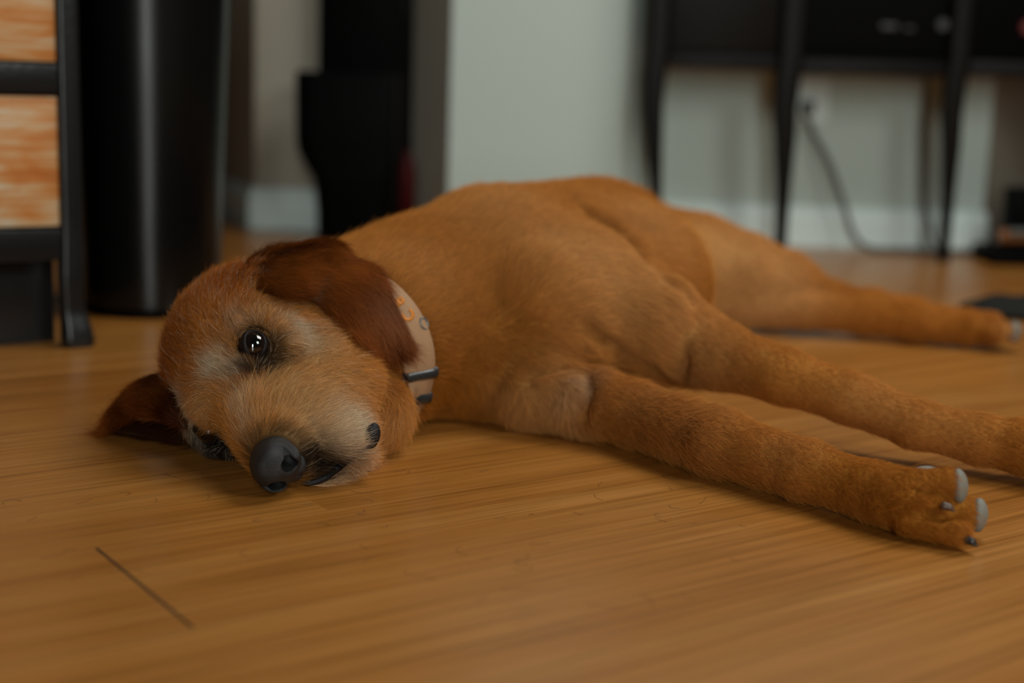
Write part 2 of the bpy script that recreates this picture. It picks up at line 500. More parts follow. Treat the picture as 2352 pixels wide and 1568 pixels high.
m_eye = eye_material()
ER = .0105
EYES = []
for s in (1, -1):
    c = hd(.0015, .0352 * s, .0022)
    g = unit(.66 * HF + .60 * s * HL + .34 * HU)          # gaze axis
    lng = HF - (HF @ g) * g; lng = unit(lng + .10 * HU); lng = unit(lng - (lng @ g) * g)   # towards the nose corner of the eye
    sh = np.cross(g, lng)
    nu, nv = 40, 24
    V = [(0, 0, ER)]; Fc = []
    for i in range(1, nv):
        th = math.pi * i / nv
        for j in range(nu):
            ph = 2 * math.pi * j / nu
            V.append((ER * math.sin(th) * math.cos(ph), ER * math.sin(th) * math.sin(ph), ER * math.cos(th)))
    V.append((0, 0, -ER))
    for j in range(nu): Fc.append((0, 1 + j, 1 + (j + 1) % nu)); Fc.append((len(V) - 1, len(V) - 2 - j, len(V) - 2 - (j + 1) % nu))
    for i in range(nv - 2):
        for j in range(nu):
            Fc.append((1 + i * nu + j, 1 + (i + 1) * nu + j, 1 + (i + 1) * nu + (j + 1) % nu, 1 + i * nu + (j + 1) % nu))
    me = bpy.data.meshes.new('eye'); me.from_pydata(V, [], Fc); me.update()
    me.polygons.foreach_set('use_smooth', np.ones(len(me.polygons), bool)); me.materials.append(m_eye)
    eo = bpy.data.objects.new('eye', me); COL.objects.link(eo)
    M = Matrix(((lng[0], sh[0], g[0], c[0]), (lng[1], sh[1], g[1], c[1]), (lng[2], sh[2], g[2], c[2]), (0, 0, 0, 1)))
    eo.parent = dog; eo.matrix_parent_inverse = dog.matrix_world.inverted(); eo.matrix_world = M
    # eyelid: almond opening on the ball, rolled outwards to the skin
    na, prof = 56, ((1.00, 1.010), (1.00, 1.055), (1.14, 1.11), (1.45, 1.12), (1.95, .95))
    LV = []; LF = []
    for sc, rr in prof:
        for j in range(na):
            ph = 2 * math.pi * j / na
            ca_, sa_ = math.cos(ph), math.sin(ph)
            al = (1.08 if ca_ < 0 else 1.08 + .38 * ca_ ** 3) * ca_
            be = .66 * sa_ * (1 - .18 * max(ca_, 0))
            th = math.hypot(al, be) * sc
            th = min(th, 1.9)
            dr = math.atan2(be, al)
            p = c + rr * ER * (math.cos(th) * g + math.sin(th) * (math.cos(dr) * lng + math.sin(dr) * sh))
            LV.append(p)
    for q in range(len(prof) - 1):
        for j in range(na):
            LF.append((q * na + j, q * na + (j + 1) % na, (q + 1) * na + (j + 1) % na, (q + 1) * na + j))
    mesh_obj('eyelid', LV, LF, m_darkskin, dog)
    EYES.append((c, g, lng, sh))

# nose ---------------------------------------------------------------
def build_nose():
    def nh(f, l, u): return hd(f, l - .0040, u - .0028)
    n = Field(nh(.100, 0, -.004) - .034, nh(.100, 0, -.004) + .034, .0008)
    n.ell(nh(.094, 0, -.002), (.0170, .0172, .0160), HAX, .006)
    n.ell(nh(.100, 0, .002), (.0125, .0150, .0125), HAX, .005)
    for s in (1, -1):
        n.ell(nh(.101, .0092 * s, -.004), (.0100, .0086, .0104), HAX, .004)
    n.ell(nh(.094, 0, -.017), (.011, .010, .008), HAX, .006)
    for s in (1, -1):
        n.ell(nh(.1080, .0088 * s - .0012, -.0050), (.0130, .0050, .0066), HAX, .0025, carve=True)
        n.chain([(*nh(.1105, .0100 * s, -.004), .0030), (*nh(.1080, .0145 * s, .0005), .0024), (*nh(.0990, .0175 * s, .0070), .0017)], .002, carve=True)
    n.chain([(*nh(.1135, 0, -.004), .0006), (*nh(.111, 0, -.011), .0011), (*nh(.104, 0, -.020), .0014), (*nh(.097, 0, -.026), .0014)], .0022, carve=True)
    n.floor_cut()
    return n


nose_field = build_nose()
NV, NF = nose_field.mesh()
mesh_obj('nose', NV, NF, m_nose, dog)

# lip line and the dark flap at the corner of the mouth ---------------
LIP = [(-0.1423, 0.9452, 0.0030), (-0.1349, 0.9457, 0.0030), (-0.1269, 0.9524, 0.0045), (-0.1195, 0.9654, 0.0083), (-0.1109, 0.9564, 0.0173), (-0.1034, 0.9560, 0.0242), (-0.0974, 0.9650, 0.0265)]
lf = Field((-.16, .905, .0005), (-.075, .995, .06), .0010)
lp = catmull(LIP, 30)
lf.chain([(*p, .0012 + .0010 * math.sin(math.pi * i / 29)) for i, p in enumerate(lp)], .002)
ax_ = np.stack([unit(A(.15, .25, 1.0)), unit(A(.8, -.6, 0.03)), unit(np.cross(unit(A(.15, .25, 1.0)), unit(A(.8, -.6, 0.03))))])
lf.ell(A(-0.0954, 0.9682, 0.0320), (.0092, .0046, .0062), ax_, .003)
lf.floor_cut()
lv, lq = lf.mesh()
mesh_obj('lip', lv, lq, m_lip, dog)

# paw pads and claws ---------------------------------------------------
def blob(name, c, r, fwd, up, mat, h=.0010, k=.002):
    c = A(*c); fwd = unit(A(*fwd)); up = A(*up); up = unit(up - (up @ fwd) * fwd)
    ax = np.stack([fwd, unit(np.cross(up, fwd)), up])
    f = Field(c - max(r) - .004, c + max(r) + .004, h)
    f.ell(c, r, ax, k)
    f.ell(c + fwd * r[0] * .25, (r[0] * .8, r[1] * .75, r[2] * .75), ax, k)
    f.floor_cut(.0006)
    v, q = f.mesh()
    return mesh_obj(name, v, q, mat, dog)


def claw(c, d, mat, s=1.0):
    c = A(*c); d = unit(A(*d))
    f = Field(c - .018, c + .018, .0007)
    f.chain([(*c, .0028 * s), (*(c + d * .003 * s + A(0, 0, .0004)), .0022 * s), (*(c + d * .006 * s - A(0, 0, .0006)), .0009 * s)], .001)
    f.floor_cut(.0006)
    v, q = f.mesh()
    return mesh_obj('claw', v, q, mat, dog)


blob('paw_pad', (.2868, .8750, .0355), (.0055, .0092, .0112), (1, -.25, .12), (0, 0, 1), m_pad)
blob('paw_pad', (.3018, .8770, .0160), (.0055, .0092, .0112), (1, -.35, .0), (0, 0, 1), m_pad)
blob('paw_pad', (.2720, .895, .0375), (.010, .0075, .0050), (1, .2, -.1), (0, .4, 1), m_pad)
claw((.2745, .8605, .0262), (.85, -.4, -.25), m_claw, 1.0)
claw((.2865, .8490, .0085), (.7, -.55, -.3), m_clawd, 1.1)
blob('paw_pad', (.5620, 1.572, .024), (.007, .0085, .0105), (1, -.2, .1), (0, 0, 1), m_pad)
claw((.556, 1.560, .016), (.8, -.5, -.2), m_claw, 1.1)

# ears -----------------------------------------------------------------
EAR_UP = np.array([
 [(-.1850, 1.1250, .1440), (-.1960, 1.1130, .1390), (-.2030, 1.0919, .1340), (-.2080, 1.0600, .1300), (-.2120, 1.0450, .1250)],
 [(-.1454, 1.1174, .1503), (-.1522, 1.0927, .1435), (-.1599, 1.0767, .1351), (-.1661, 1.0533, .1270), (-.1724, 1.0328, .1198)],
 [(-.1255, 1.0945, .1423), (-.1317, 1.0807, .1352), (-.1383, 1.0712, .1277), (-.1446, 1.0602, .1205), (-.1505, 1.0476, .1138)],
 [(-.1048, 1.0848, .1327), (-.1116, 1.0724, .1246), (-.1187, 1.0642, .1161), (-.1255, 1.0545, .1080), (-.1318, 1.0418, .1006)],
 [(-.0924, 1.0693, .1124), (-.0987, 1.0630, .1052), (-.1049, 1.0567, .0982), (-.1111, 1.0502, .0912), (-.1166, 1.0379, .0853)],
 [(-.0815, 1.0635, .0903), (-.0865, 1.0592, .0858), (-.0915, 1.0564, .0811), (-.0965, 1.0536, .0765), (-.1012, 1.0477, .0724)],
 [(-.0800, 1.0630, .0801), (-.0820, 1.0624, .0783), (-.0840, 1.0603, .0772), (-.0860, 1.0597, .0759), (-.0880, 1.0577, .0740)]])
view = unit(A(.13, -1.05, .16))
puff = np.array([.4, 1, 1, .9, .7, .5, .3])[:, None] * np.array([.0, .75, 1, .75, .0])[None, :] * .009
EAR_UP[0] -= .010 * view
EAR_UP = EAR_UP + puff[..., None] * (unit(A(.05, -.75, .65)))[None, None, :] + .003 * view
EAR_DN = np.array([
 [(-.2440, 1.065, .0570), (-.2448, 1.02, .0478), (-.2372, .998, .0364), (-.2321, .992, .0269)],
 [(-.2846, 1.085, .0411), (-.2742, 1.045, .0397), (-.2633, 1.020, .0336), (-.2574, 1.020, .0262)],
 [(-.3032, 1.09, .0234), (-.2964, 1.065, .0248), (-.2862, 1.05, .0242), (-.2803, 1.050, .0196)],
 [(-.312, 1.078, .0030), (-.3093, 1.068, .0069), (-.3038, 1.066, .0093), (-.2987, 1.062, .0093)]])
EAR_DN2 = np.array([    # the lower fold of the same ear, lying on the floor
 [(-.240, 1.075, .006), (-.238, 1.05, .005), (-.236, 1.03, .005)],
 [(-.272, 1.082, .006), (-.268, 1.06, .005), (-.264, 1.044, .005)],
 [(-.296, 1.082, .005), (-.294, 1.066, .005), (-.290, 1.056, .005)],
 [(-.306, 1.080, .004), (-.305, 1.072, .004), (-.303, 1.066, .004)]])
ears = []
for rows, hint, th in ((EAR_UP, (.1, -.8, .6), .007), (EAR_DN, (-.3, -.5, .8), .007)):
    V, F, G, N = sheet(rows, 34, 21, th, hint)
    o = mesh_obj('ear', V, F, m_skin, dog)
    ears.append((o, V, F, G, N))
V2, F2, G2, N2 = sheet(EAR_DN2, 24, 13, .006, (0, 0, 1))
inner = mesh_obj('ear_fold', V2, F2, m_skin, ears[1][0])

# collar ---------------------------------------------------------------
CN = A(-.136, 1.103, .068); CA = unit(A(.30, .945, .12)); CN = CN - CA * .012
E1 = unit(A(0, 0, 1) - CA[2] * CA); E2 = np.cross(CA, E1)
nph = 160
ph = np.linspace(0, 2 * math.pi, nph, endpoint=False)
dirs = np.cos(ph)[:, None] * E1 + np.sin(ph)[:, None] * E2
def ring_radius(off, clear):
    rr = np.linspace(.03, .13, 201)
    out = np.zeros(nph)
    for i in range(nph):
        p = CN + CA * off + rr[:, None] * dirs[i]
        d = body_field.sample(p)
        k = np.argmax((d > clear))
        out[i] = rr[k]
    for _ in range(3):
        out = np.maximum(out, (np.roll(out, 1) + out + np.roll(out, -1)) / 3) * .5 + .5 * (np.roll(out, 2) + np.roll(out, 1) + out + np.roll(out, -1) + np.roll(out, -2)) / 5
    return out
offs = np.array([-.0125, -.0115, -.004, .004, .0115, .0125])
RR = [ring_radius(o, .0045) for o in offs]
def collar_point(f, o, extra=0.0):
    """f: fractional ring index, o: offset across the band"""
    i0 = int(math.floor(f)) % nph; i1 = (i0 + 1) % nph; t = f - math.floor(f)
    k = np.clip(np.searchsorted(offs, o) - 1, 0, len(offs) - 2); w = np.clip((o - offs[k]) / (offs[k + 1] - offs[k]), 0, 1)
    r0 = RR[k][i0] * (1 - w) + RR[k + 1][i0] * w; r1 = RR[k][i1] * (1 - w) + RR[k + 1][i1] * w
    d = unit(dirs[i0] * (1 - t) + dirs[i1] * t)
    p = CN + CA * o + d * (r0 * (1 - t) + r1 * t + extra)
    return A(p[0], p[1], max(p[2], .0012)), d
cv = []; cf = []
secs = [(-.0115, .0), (-.0125, .0013), (-.0115, .0026), (-.004, .0028), (.004, .0028), (.0115, .0026), (.0125, .0013), (.0115, .0)]
for i in range(nph):
    for o, e in secs: cv.append(collar_point(i, o, e)[0])
ns = len(secs)
for i in range(nph):
    for j in range(ns):
        cf.append((i * ns + j, i * ns + (j + 1) % ns, ((i + 1) % nph) * ns + (j + 1) % ns, ((i + 1) % nph) * ns + j))
m_collar = plain('collar_webbing', (0.40, 0.225, 0.115), 0.65, .35, .4, 1500, .10)
m_orange = plain('collar_print', (0.62, 0.20, 0.012), 0.5, .4)
m_buckle = plain('buckle_plastic', (0.022, 0.023, 0.023), 0.3, .5)
m_steel = plain('steel_ring', (0.20, 0.19, 0.17), 0.45, .5, metal=.6)
collar = mesh_obj('collar', cv, cf, m_collar, dog)
collar['label'] = 'tan collar with orange lettering and black slides'


def ring_at(p):
    P = np.array([collar_point(i, 0)[0] for i in range(nph)])
    return int(np.argmin(((P - p) ** 2).sum(1)))


def stroke(pts, w, f0, o0, along, extra):
    """ribbon drawn on the band; pts in metres (x along the ring, y across)"""
    pts = np.array(pts, float); V = []; F = []
    d = unit(np.gradient(pts, axis=0)); nn = np.stack([-d[:, 1], d[:, 0]], 1)
    for p, n in zip(pts, nn):
        for q in (p + n * w / 2, p - n * w / 2):
            for e in (extra, extra + .0005):
                V.append(collar_point(f0 + along * q[0] / (2 * math.pi * .075 / nph), o0 + q[1], .0028 + e)[0])
    for i in range(len(pts) - 1):
        a = 4 * i; b = a + 4
        F += [(a + 1, a + 3, b + 3, b + 1), (a, b, b + 2, a + 2), (a, a + 1, b + 1, b), (a + 2, b + 2, b + 3, a + 3)]
    F += [(0, 2, 3, 1), (len(V) - 4, len(V) - 3, len(V) - 1, len(V) - 2)]
    return V, F


fC = ring_at(A(-.084, 1.083, .105)); fB = ring_at(A(-.064, 1.083, .078))
along = 1 if ((fB - fC) % nph) < nph / 2 else -1
LV, LF = [], []
def add_stroke(pts, w=.0022, f0=fC, o0=0.0):
    v, f = stroke(pts, w, f0, o0, along, .0001)
    n0 = len(LV); LV.extend(v); LF.extend([tuple(x + n0 for x in q) for q in f])
tt = np.linspace(math.radians(-125), math.radians(125), 18)
add_stroke([(.0045 * math.cos(t) + .0055, .0038 * math.sin(t) + .001) for t in tt])                      # C open towards the ear
for y0 in (-.0012, .0030):
    add_stroke([(-.0075 + .0035 * math.cos(t), y0 + .0019 * math.sin(t)) for t in np.linspace(math.radians(-100), math.radians(100), 12)])
add_stroke([(-.0082, y) for y in np.linspace(-.0034, .0052, 6)])
mesh_obj('lettering', LV, LF, m_orange, collar)['label'] = 'orange printed letters'

def slide(p, half, name='slide'):
    f0 = ring_at(A(*p)); V = []; F = []
    n_ = 9
    step = half / (2 * math.pi * .075 / nph)
    prof = [(-1, -.001), (-.92, .0036), (-.5, .0058), (0, .0062), (.5, .0058), (.92, .0036), (1, -.001)]
    for o in np.linspace(-.0155, .0155, n_):
        edge = 1 - (abs(o) / .0155) ** 6 * .35
        for x, e in prof: V.append(collar_point(f0 + x * step, np.clip(o, -.0125, .0125), e * edge)[0] + CA * (o - np.clip(o, -.0125, .0125)))
    k = len(prof)
    for i in range(n_ - 1):
        for j in range(k - 1): F.append((i * k + j, i * k + j + 1, (i + 1) * k + j + 1, (i + 1) * k + j))
        F.append((i * k, (i + 1) * k, (i + 1) * k + k - 1, i * k + k - 1))
    F.append(tuple(range(k))); F.append(tuple((n_ - 1) * k + j for j in range(k - 1, -1, -1)))
    return mesh_obj(name, V, F, m_buckle, collar)
slide((-.0640, 1.088, .0560), .0040, 'slide')
slide((-.0700, 1.088, .0385), .0045, 'buckle')
# small steel ring at the back edge of the band
f0 = ring_at(A(-.070, 1.083, .094))
pc, dd = collar_point(f0, .008, .003)
tv, tf = [], []
tang = np.cross(CA, dd)
for i in range(28):
    a = 2 * math.pi * i / 28
    for j in range(8):
        b = 2 * math.pi * j / 8
        q = (.0045 + .0009 * math.cos(b))
        tv.append(pc + CA * .002 + q * (math.cos(a) * tang + math.sin(a) * (CA * .8 + dd * .25)) + .0012 * math.sin(b) * unit(dd))
for i in range(28):
    for j in range(8):
        tf.append((i * 8 + j, ((i + 1) % 28) * 8 + j, ((i + 1) % 28) * 8 + (j + 1) % 8, i * 8 + (j + 1) % 8))
mesh_obj('tag_ring', tv, tf, m_steel, collar)
# the coat --------------------------------------------------------------
PAL = {'R': (.33, .078, .007), 'G': (.62, .248, .042), 'B': (.42, .140, .014), 'T': (.62, .275, .066), 'L': (.70, .345, .105),
       'H': (.80, .46, .175), 'C': (.66, .38, .15), 'P': (.74, .60, .43), 'D': (.016, .010, .007)}  # H spots, and L on leg tops, put the brightness of lit fur into the tint
TINTS = [(-0.2248, 1.0382, 0.1095, 'R', 0.0450, 0.85), (-0.2412, 1.0243, 0.0788, 'R', 0.0350, 0.90), (-0.1885, 1.0513, 0.1284, 'R', 0.0350, 0.90), (-0.2494, 1.0308, 0.0444, 'R', 0.0300, 0.90), (-0.2072, 1.0473, 0.1250, 'R', 0.0300, 0.60), (-0.2229, 1.0141, 0.0941, 'G', 0.0300, 0.50), (-0.1732, 1.0375, 0.1113, 'T', 0.0220, 0.80), (-0.1232, 1.0019, 0.0710, 'T', 0.0350, 0.80), (-0.1442, 0.9749, 0.0664, 'T', 0.0350, 0.80), (-0.2054, 0.9829, 0.0746, 'P', 0.0110, 0.95), (-0.1919, 0.9769, 0.0706, 'P', 0.0090, 0.90), (-0.1592, 1.0144, 0.0978, 'P', 0.0130, 0.95), (-0.1524, 1.0075, 0.0881, 'P', 0.0130, 0.80), (-0.1470, 1.0035, 0.0794, 'C', 0.0200, 0.70), (-0.1960, 1.0026, 0.1027, 'P', 0.0100, 0.35), (-0.1812, 1.0108, 0.1072, 'C', 0.0100, 0.50), (-0.2309, 0.9988, 0.0375, 'P', 0.0120, 0.90), (-0.2281, 1.0068, 0.0162, 'P', 0.0140, 0.90), (-0.2127, 0.9803, 0.0488, 'C', 0.0120, 0.70), (-0.1833, 0.9554, 0.0508, 'P', 0.0100, 0.60), (-0.1758, 0.9640, 0.0615, 'C', 0.0120, 0.70), (-0.1756, 0.9384, 0.0398, 'P', 0.0100, 0.60), (-0.1566, 0.9395, 0.0493, 'T', 0.0200, 0.70), (-0.1346, 0.9513, 0.0519, 'C', 0.0250, 0.80), (-0.1218, 0.9461, 0.0367, 'P', 0.0220, 0.80), (-0.1074, 0.9629, 0.0407, 'P', 0.0200, 0.95), (-0.1385, 0.9380, 0.0381, 'C', 0.0200, 0.70), (-0.1543, 0.9617, 0.0627, 'C', 0.0200, 0.70), (-0.1275, 0.9876, 0.0642, 'C', 0.0200, 0.50), (-0.1290, 0.9564, 0.0083, 'D', 0.0160, 0.85), (-0.1385, 0.9494, 0.0105, 'D', 0.0140, 0.85), (-0.1194, 0.9767, 0.0094, 'D', 0.0100, 0.70), (-0.1400, 0.9325, 0.0243, 'D', 0.0110, 0.85), (-0.1401, 0.9495, 0.0120, 'D', 0.0150, 0.85), (-0.1324, 0.9587, 0.0128, 'D', 0.0120, 0.70), (-0.1972, 1.0029, 0.0068, 'R', 0.0120, 0.60), (-0.2228, 1.0118, 0.0250, 'D', 0.0130, 0.97), (-0.2145, 1.0101, 0.0175, 'D', 0.0200, 0.97), (-0.2030, 0.9959, 0.0143, 'D', 0.0160, 0.97), (-0.1130, 0.9762, -0.0008, 'P', 0.0140, 0.90), (-0.1024, 0.9913, 0.0099, 'T', 0.0120, 0.70), (-0.1854, 1.0076, 0.0853, 'D', 0.0170, 0.98), (-0.1764, 0.9841, 0.0759, 'D', 0.0130, 0.97), (-0.1727, 0.9982, 0.0812, 'D', 0.0120, 0.85), (-0.1795, 0.9758, 0.0687, 'D', 0.0080, 0.90), (-0.1851, 0.9813, 0.0777, 'D', 0.0090, 0.80), (-0.1806, 0.9700, 0.0646, 'R', 0.0060, 0.90), (-0.2174, 1.0122, 0.0218, 'D', 0.0190, 0.97), (-0.2053, 0.9962, 0.0115, 'D', 0.0180, 0.95), (-0.2008, 1.0132, 0.0007, 'D', 0.0120, 0.60), (-0.0812, 1.0303, 0.0402, 'T', 0.0300, 0.70), (-0.0869, 1.0232, 0.0318, 'L', 0.0200, 0.70), (-0.0286, 1.1499, 0.1203, 'B', 0.0500, 0.35), (-0.0012, 1.1851, 0.1457, 'B', 0.0400, 0.30), (-0.0434, 1.1122, 0.0690, 'B', 0.0500, 0.80), (-0.0188, 1.1252, 0.0459, 'B', 0.0400, 0.70), (-0.0797, 1.1169, 0.1300, 'L', 0.0500, 0.45), (0.0963, 1.2819, 0.1540, 'B', 0.0300, 0.35), (-0.0637, 1.1893, 0.1579, 'B', 0.0400, 0.30), (0.0242, 1.1850, 0.1466, 'L', 0.0700, 0.30), (0.0795, 1.1802, 0.1270, 'L', 0.0600, 0.35), (0.1156, 1.1630, 0.1015, 'L', 0.0500, 0.35), (0.0269, 1.1048, 0.0375, 'C', 0.0350, 0.60), (0.0104, 1.1149, 0.0132, 'L', 0.0300, 0.50), (0.0544, 1.1070, 0.0451, 'P', 0.0150, 0.50), (0.1405, 1.1682, 0.0499, 'C', 0.0200, 0.40), (0.1584, 1.1882, 0.0990, 'L', 0.0200, 0.50), (0.1074, 1.0375, 0.0349, 'G', 0.0500, 0.50), (0.1627, 0.9676, 0.0221, 'G', 0.0350, 0.50), (0.2126, 0.9151, 0.0230, 'B', 0.0300, 0.40), (0.2449, 0.8721, 0.0250, 'B', 0.0300, 0.60), (0.2716, 0.8664, 0.0162, 'B', 0.0250, 0.70), (0.1029, 1.0687, 0.0480, 'L', 0.0400, 0.70), (0.1362, 1.0117, 0.0453, 'L', 0.0400, 0.70), (0.1894, 0.9533, 0.0408, 'L', 0.0300, 0.50), (0.1997, 1.1146, 0.0661, 'L', 0.0400, 0.30), (0.2760, 1.0638, 0.0447, 'L', 0.0400, 0.60), (0.3330, 1.0289, 0.0347, 'L', 0.0400, 0.40), (0.3682, 1.0056, 0.0221, 'B', 0.0300, 0.40), (0.2000, 1.1097, 0.0494, 'G', 0.0300, 0.50), (0.1261, 1.3064, 0.1525, 'H', 0.0600, 0.40), (0.2486, 1.6225, 0.0827, 'H', 0.0700, 0.85), (0.3113, 1.6282, 0.0562, 'H', 0.0500, 0.60), (0.2637, 1.6288, 0.0137, 'H', 0.0500, 0.60), (0.0534, 1.1769, 0.1376, 'H', 0.0500, 0.45), (0.1087, 1.1747, 0.1141, 'H', 0.0600, 0.45), (-0.0212, 1.2329, 0.1738, 'H', 0.0500, 0.35), (0.1587, 1.1479, 0.0691, 'H', 0.0300, 0.40), (0.5198, 1.5628, 0.0235, 'B', 0.0400, 0.40), (0.5547, 1.5646, 0.0195, 'C', 0.0200, 0.60)]
COMB = [(-0.1772, 0.9389, 0.0366, -0.20, 0.73, 0.65), (-0.1815, 0.9542, 0.0511, -0.04, 0.78, 0.62), (-0.1701, 0.9489, 0.0527, 0.30, 0.80, 0.51), (-0.1515, 0.9271, 0.0404, 0.59, 0.75, 0.30), (-0.1399, 0.9465, 0.0482, 0.70, 0.70, 0.17), (-0.1355, 0.9595, 0.0172, 0.88, -0.36, 0.31), (-0.1264, 0.9598, 0.0081, 0.84, 0.16, 0.52), (-0.1604, 0.9622, 0.0624, 0.60, 0.77, 0.22), (-0.1288, 0.9743, 0.0608, 0.57, 0.82, 0.01), (-0.1494, 1.0088, 0.0847, 0.89, 0.43, -0.12), (-0.1228, 0.9984, 0.0685, 0.79, 0.31, -0.53), (-0.1650, 1.0268, 0.1036, 0.84, 0.48, -0.26), (-0.1548, 1.0439, 0.1044, 0.85, -0.22, -0.48), (-0.1921, 0.9698, 0.0596, -0.70, 0.56, 0.46), (-0.1981, 0.9689, 0.0409, -0.54, 0.44, 0.72), (-0.2163, 0.9829, 0.0496, -0.49, 0.58, -0.64), (-0.2308, 1.0052, 0.0247, 0.25, 0.08, -0.96), (-0.1921, 0.9776, 0.0736, -0.90, 0.43, 0.04), (-0.2072, 0.9841, 0.0749, -0.63, 0.75, 0.21), (-0.1976, 0.9983, 0.0977, -0.39, 0.84, 0.37), (-0.2175, 1.0036, 0.0898, -0.37, 0.86, 0.35), (-0.2339, 1.0062, 0.0664, -0.41, 0.86, 0.32), (-0.1804, 1.0062, 0.1064, -0.16, 0.91, 0.38), (-0.1731, 1.0004, 0.1013, 0.42, 0.91, 0.01), (-0.2120, 1.0388, 0.1163, 0.34, 0.73, 0.58), (-0.2394, 1.0602, 0.1122, 0.20, 0.89, 0.40), (-0.2426, 1.0159, 0.0479, -0.38, 0.79, 0.49), (-0.1808, 0.9426, 0.0294, -0.33, 0.63, 0.70), (-0.1180, 0.9665, 0.0002, 0.43, 0.90, -0.07), (-0.1054, 0.9901, 0.0068, 0.59, 0.78, -0.19), (-0.1774, 1.0623, 0.1272, -0.03, 0.99, 0.13), (-0.1654, 0.9914, 0.0874, 0.63, 0.78, 0.00), (-0.1673, 0.9851, 0.0729, 0.92, 0.40, 0.03), (-0.1957, 0.9964, 0.0855, -0.98, -0.05, 0.20), (-0.1917, 1.0000, 0.1008, -0.67, 0.70, 0.22), (-0.0892, 1.0449, 0.0534, 0.14, -0.79, -0.60), (-0.0839, 1.0257, 0.0346, -0.22, -0.03, -0.98), (-0.0782, 1.0738, 0.0476, 0.10, 0.60, -0.79), (-0.0595, 1.1045, 0.0347, -0.12, 0.78, -0.61), (-0.0325, 1.1262, 0.0308, -0.16, 0.68, -0.71), (-0.0597, 1.0905, 0.0794, 0.52, 0.70, -0.48), (-0.0267, 1.1274, 0.0739, 0.30, -0.06, -0.95), (0.0027, 1.1123, 0.0351, 0.15, 0.32, -0.94), (0.0373, 1.0987, 0.0322, 0.27, 0.34, -0.90), (0.0197, 1.1217, 0.0515, 0.80, -0.58, -0.13)]
BONES = []
def bone(pts, sg):
    pts = [A(*p) for p in pts]
    for p, q in zip(pts, pts[1:]):
        for t in (0, .5):
            BONES.append((*(p + t * (q - p)), *unit(q - p), sg))
bone([(-.16, 1.10, .12), (-.06, 1.24, .15), (.06, 1.40, .17), (.16, 1.60, .15), (.20, 1.70, .10)], .10)
bone([(-.07, 1.12, .08), (.0, 1.22, .12), (.08, 1.34, .14), (.16, 1.5, .14)], .09)
bone([(.03, 1.24, .13), (.10, 1.22, .11), (.15, 1.195, .075), (.22, 1.12, .055), (.31, 1.06, .035), (.41, 1.0, .03), (.46, .97, .03)], .05)
bone([(.0, 1.15, .05), (.065, 1.115, .04), (.153, 1.01, .03), (.241, .91, .025), (.30, .86, .02)], .045)
bone([(.159, 1.69, .13), (.267, 1.67, .09), (.374, 1.68, .05), (.49, 1.72, .03)], .06)
bone([(.17, 1.64, .05), (.264, 1.63, .035), (.336, 1.615, .03), (.457, 1.60, .03), (.57, 1.58, .02)], .045)
bone([(.10, 1.33, .10), (.15, 1.40, .10), (.19, 1.52, .09)], .06)
GD = np.array([(*c, .026) for c in COMB] + BONES)


def flow(P):
    out = np.zeros_like(P)
    for k in range(0, len(P), 20000):
        p = P[k:k + 20000]
        d2 = ((p[:, None, :] - GD[None, :, :3]) ** 2).sum(2)
        w = 1 / (d2 / GD[None, :, 6] ** 2 + .02) ** 2 / GD[None, :, 6] ** .5
        out[k:k + 20000] = w @ GD[:, 3:6]
    return unit(out)


def coat_colour(P, seed=3, plain_=False):
    rng = np.random.RandomState(seed)
    n1 = vnoise(P, 22)[:, :1]; n2 = vnoise(P + 5, 70)[:, :1]
    t = np.clip(.5 + .55 * n1 + .45 * n2, 0, 1)
    C = np.array(PAL['B']) * (1 - t) * .6 + np.array(PAL['G']) * (.4 + .6 * t) * (.6 + .4 * t) + .0
    C = np.array(PAL['B']) * (1 - t) + np.array(PAL['G']) * t
    C = .35 * C + .65 * np.array(PAL['G'])
    jit = vnoise(P, 160) * .006 + (0 if plain_ else rng.normal(0, .0015, P.shape))
    for x, y, z, c, s, w in TINTS:
        k = w * np.exp(-(((P + jit - (x, y, z)) / s) ** 2).sum(1))[:, None]
        C = C * (1 - k) + np.array(PAL[c]) * k
    k = .85 * np.exp(-(np.clip(np.where(near_field(nose_field, P), nose_field.sample(P), .05), 0, 1) / (.0050 if plain_ else .0032)) ** 2)[:, None]
    C = C * (1 - k) + np.array(PAL['D']) * k
    if plain_:
        for c, g, lng, sh in EYES:
            k = np.exp(-(np.linalg.norm(P - c, axis=1) / .0185) ** 6)[:, None]
            C = C * (1 - k) + np.array(PAL['D']) * k
        return C
    lum = np.exp(rng.normal(0, 1, (len(P), 1)) * (.17 + .15 * near_head(P)[:, None]))
    pale = (rng.rand(len(P), 1) < (.12 * near_head(P)[:, None])) * .5
    C = C * (1 - pale) + np.array(PAL['P']) * pale
    return np.clip(C * lum, 0.004, .92)


HEADC = HO - .03 * HF - .02 * HU
def near_head(P): return np.exp(-(np.linalg.norm(P - HEADC, axis=1) / .11) ** 4)


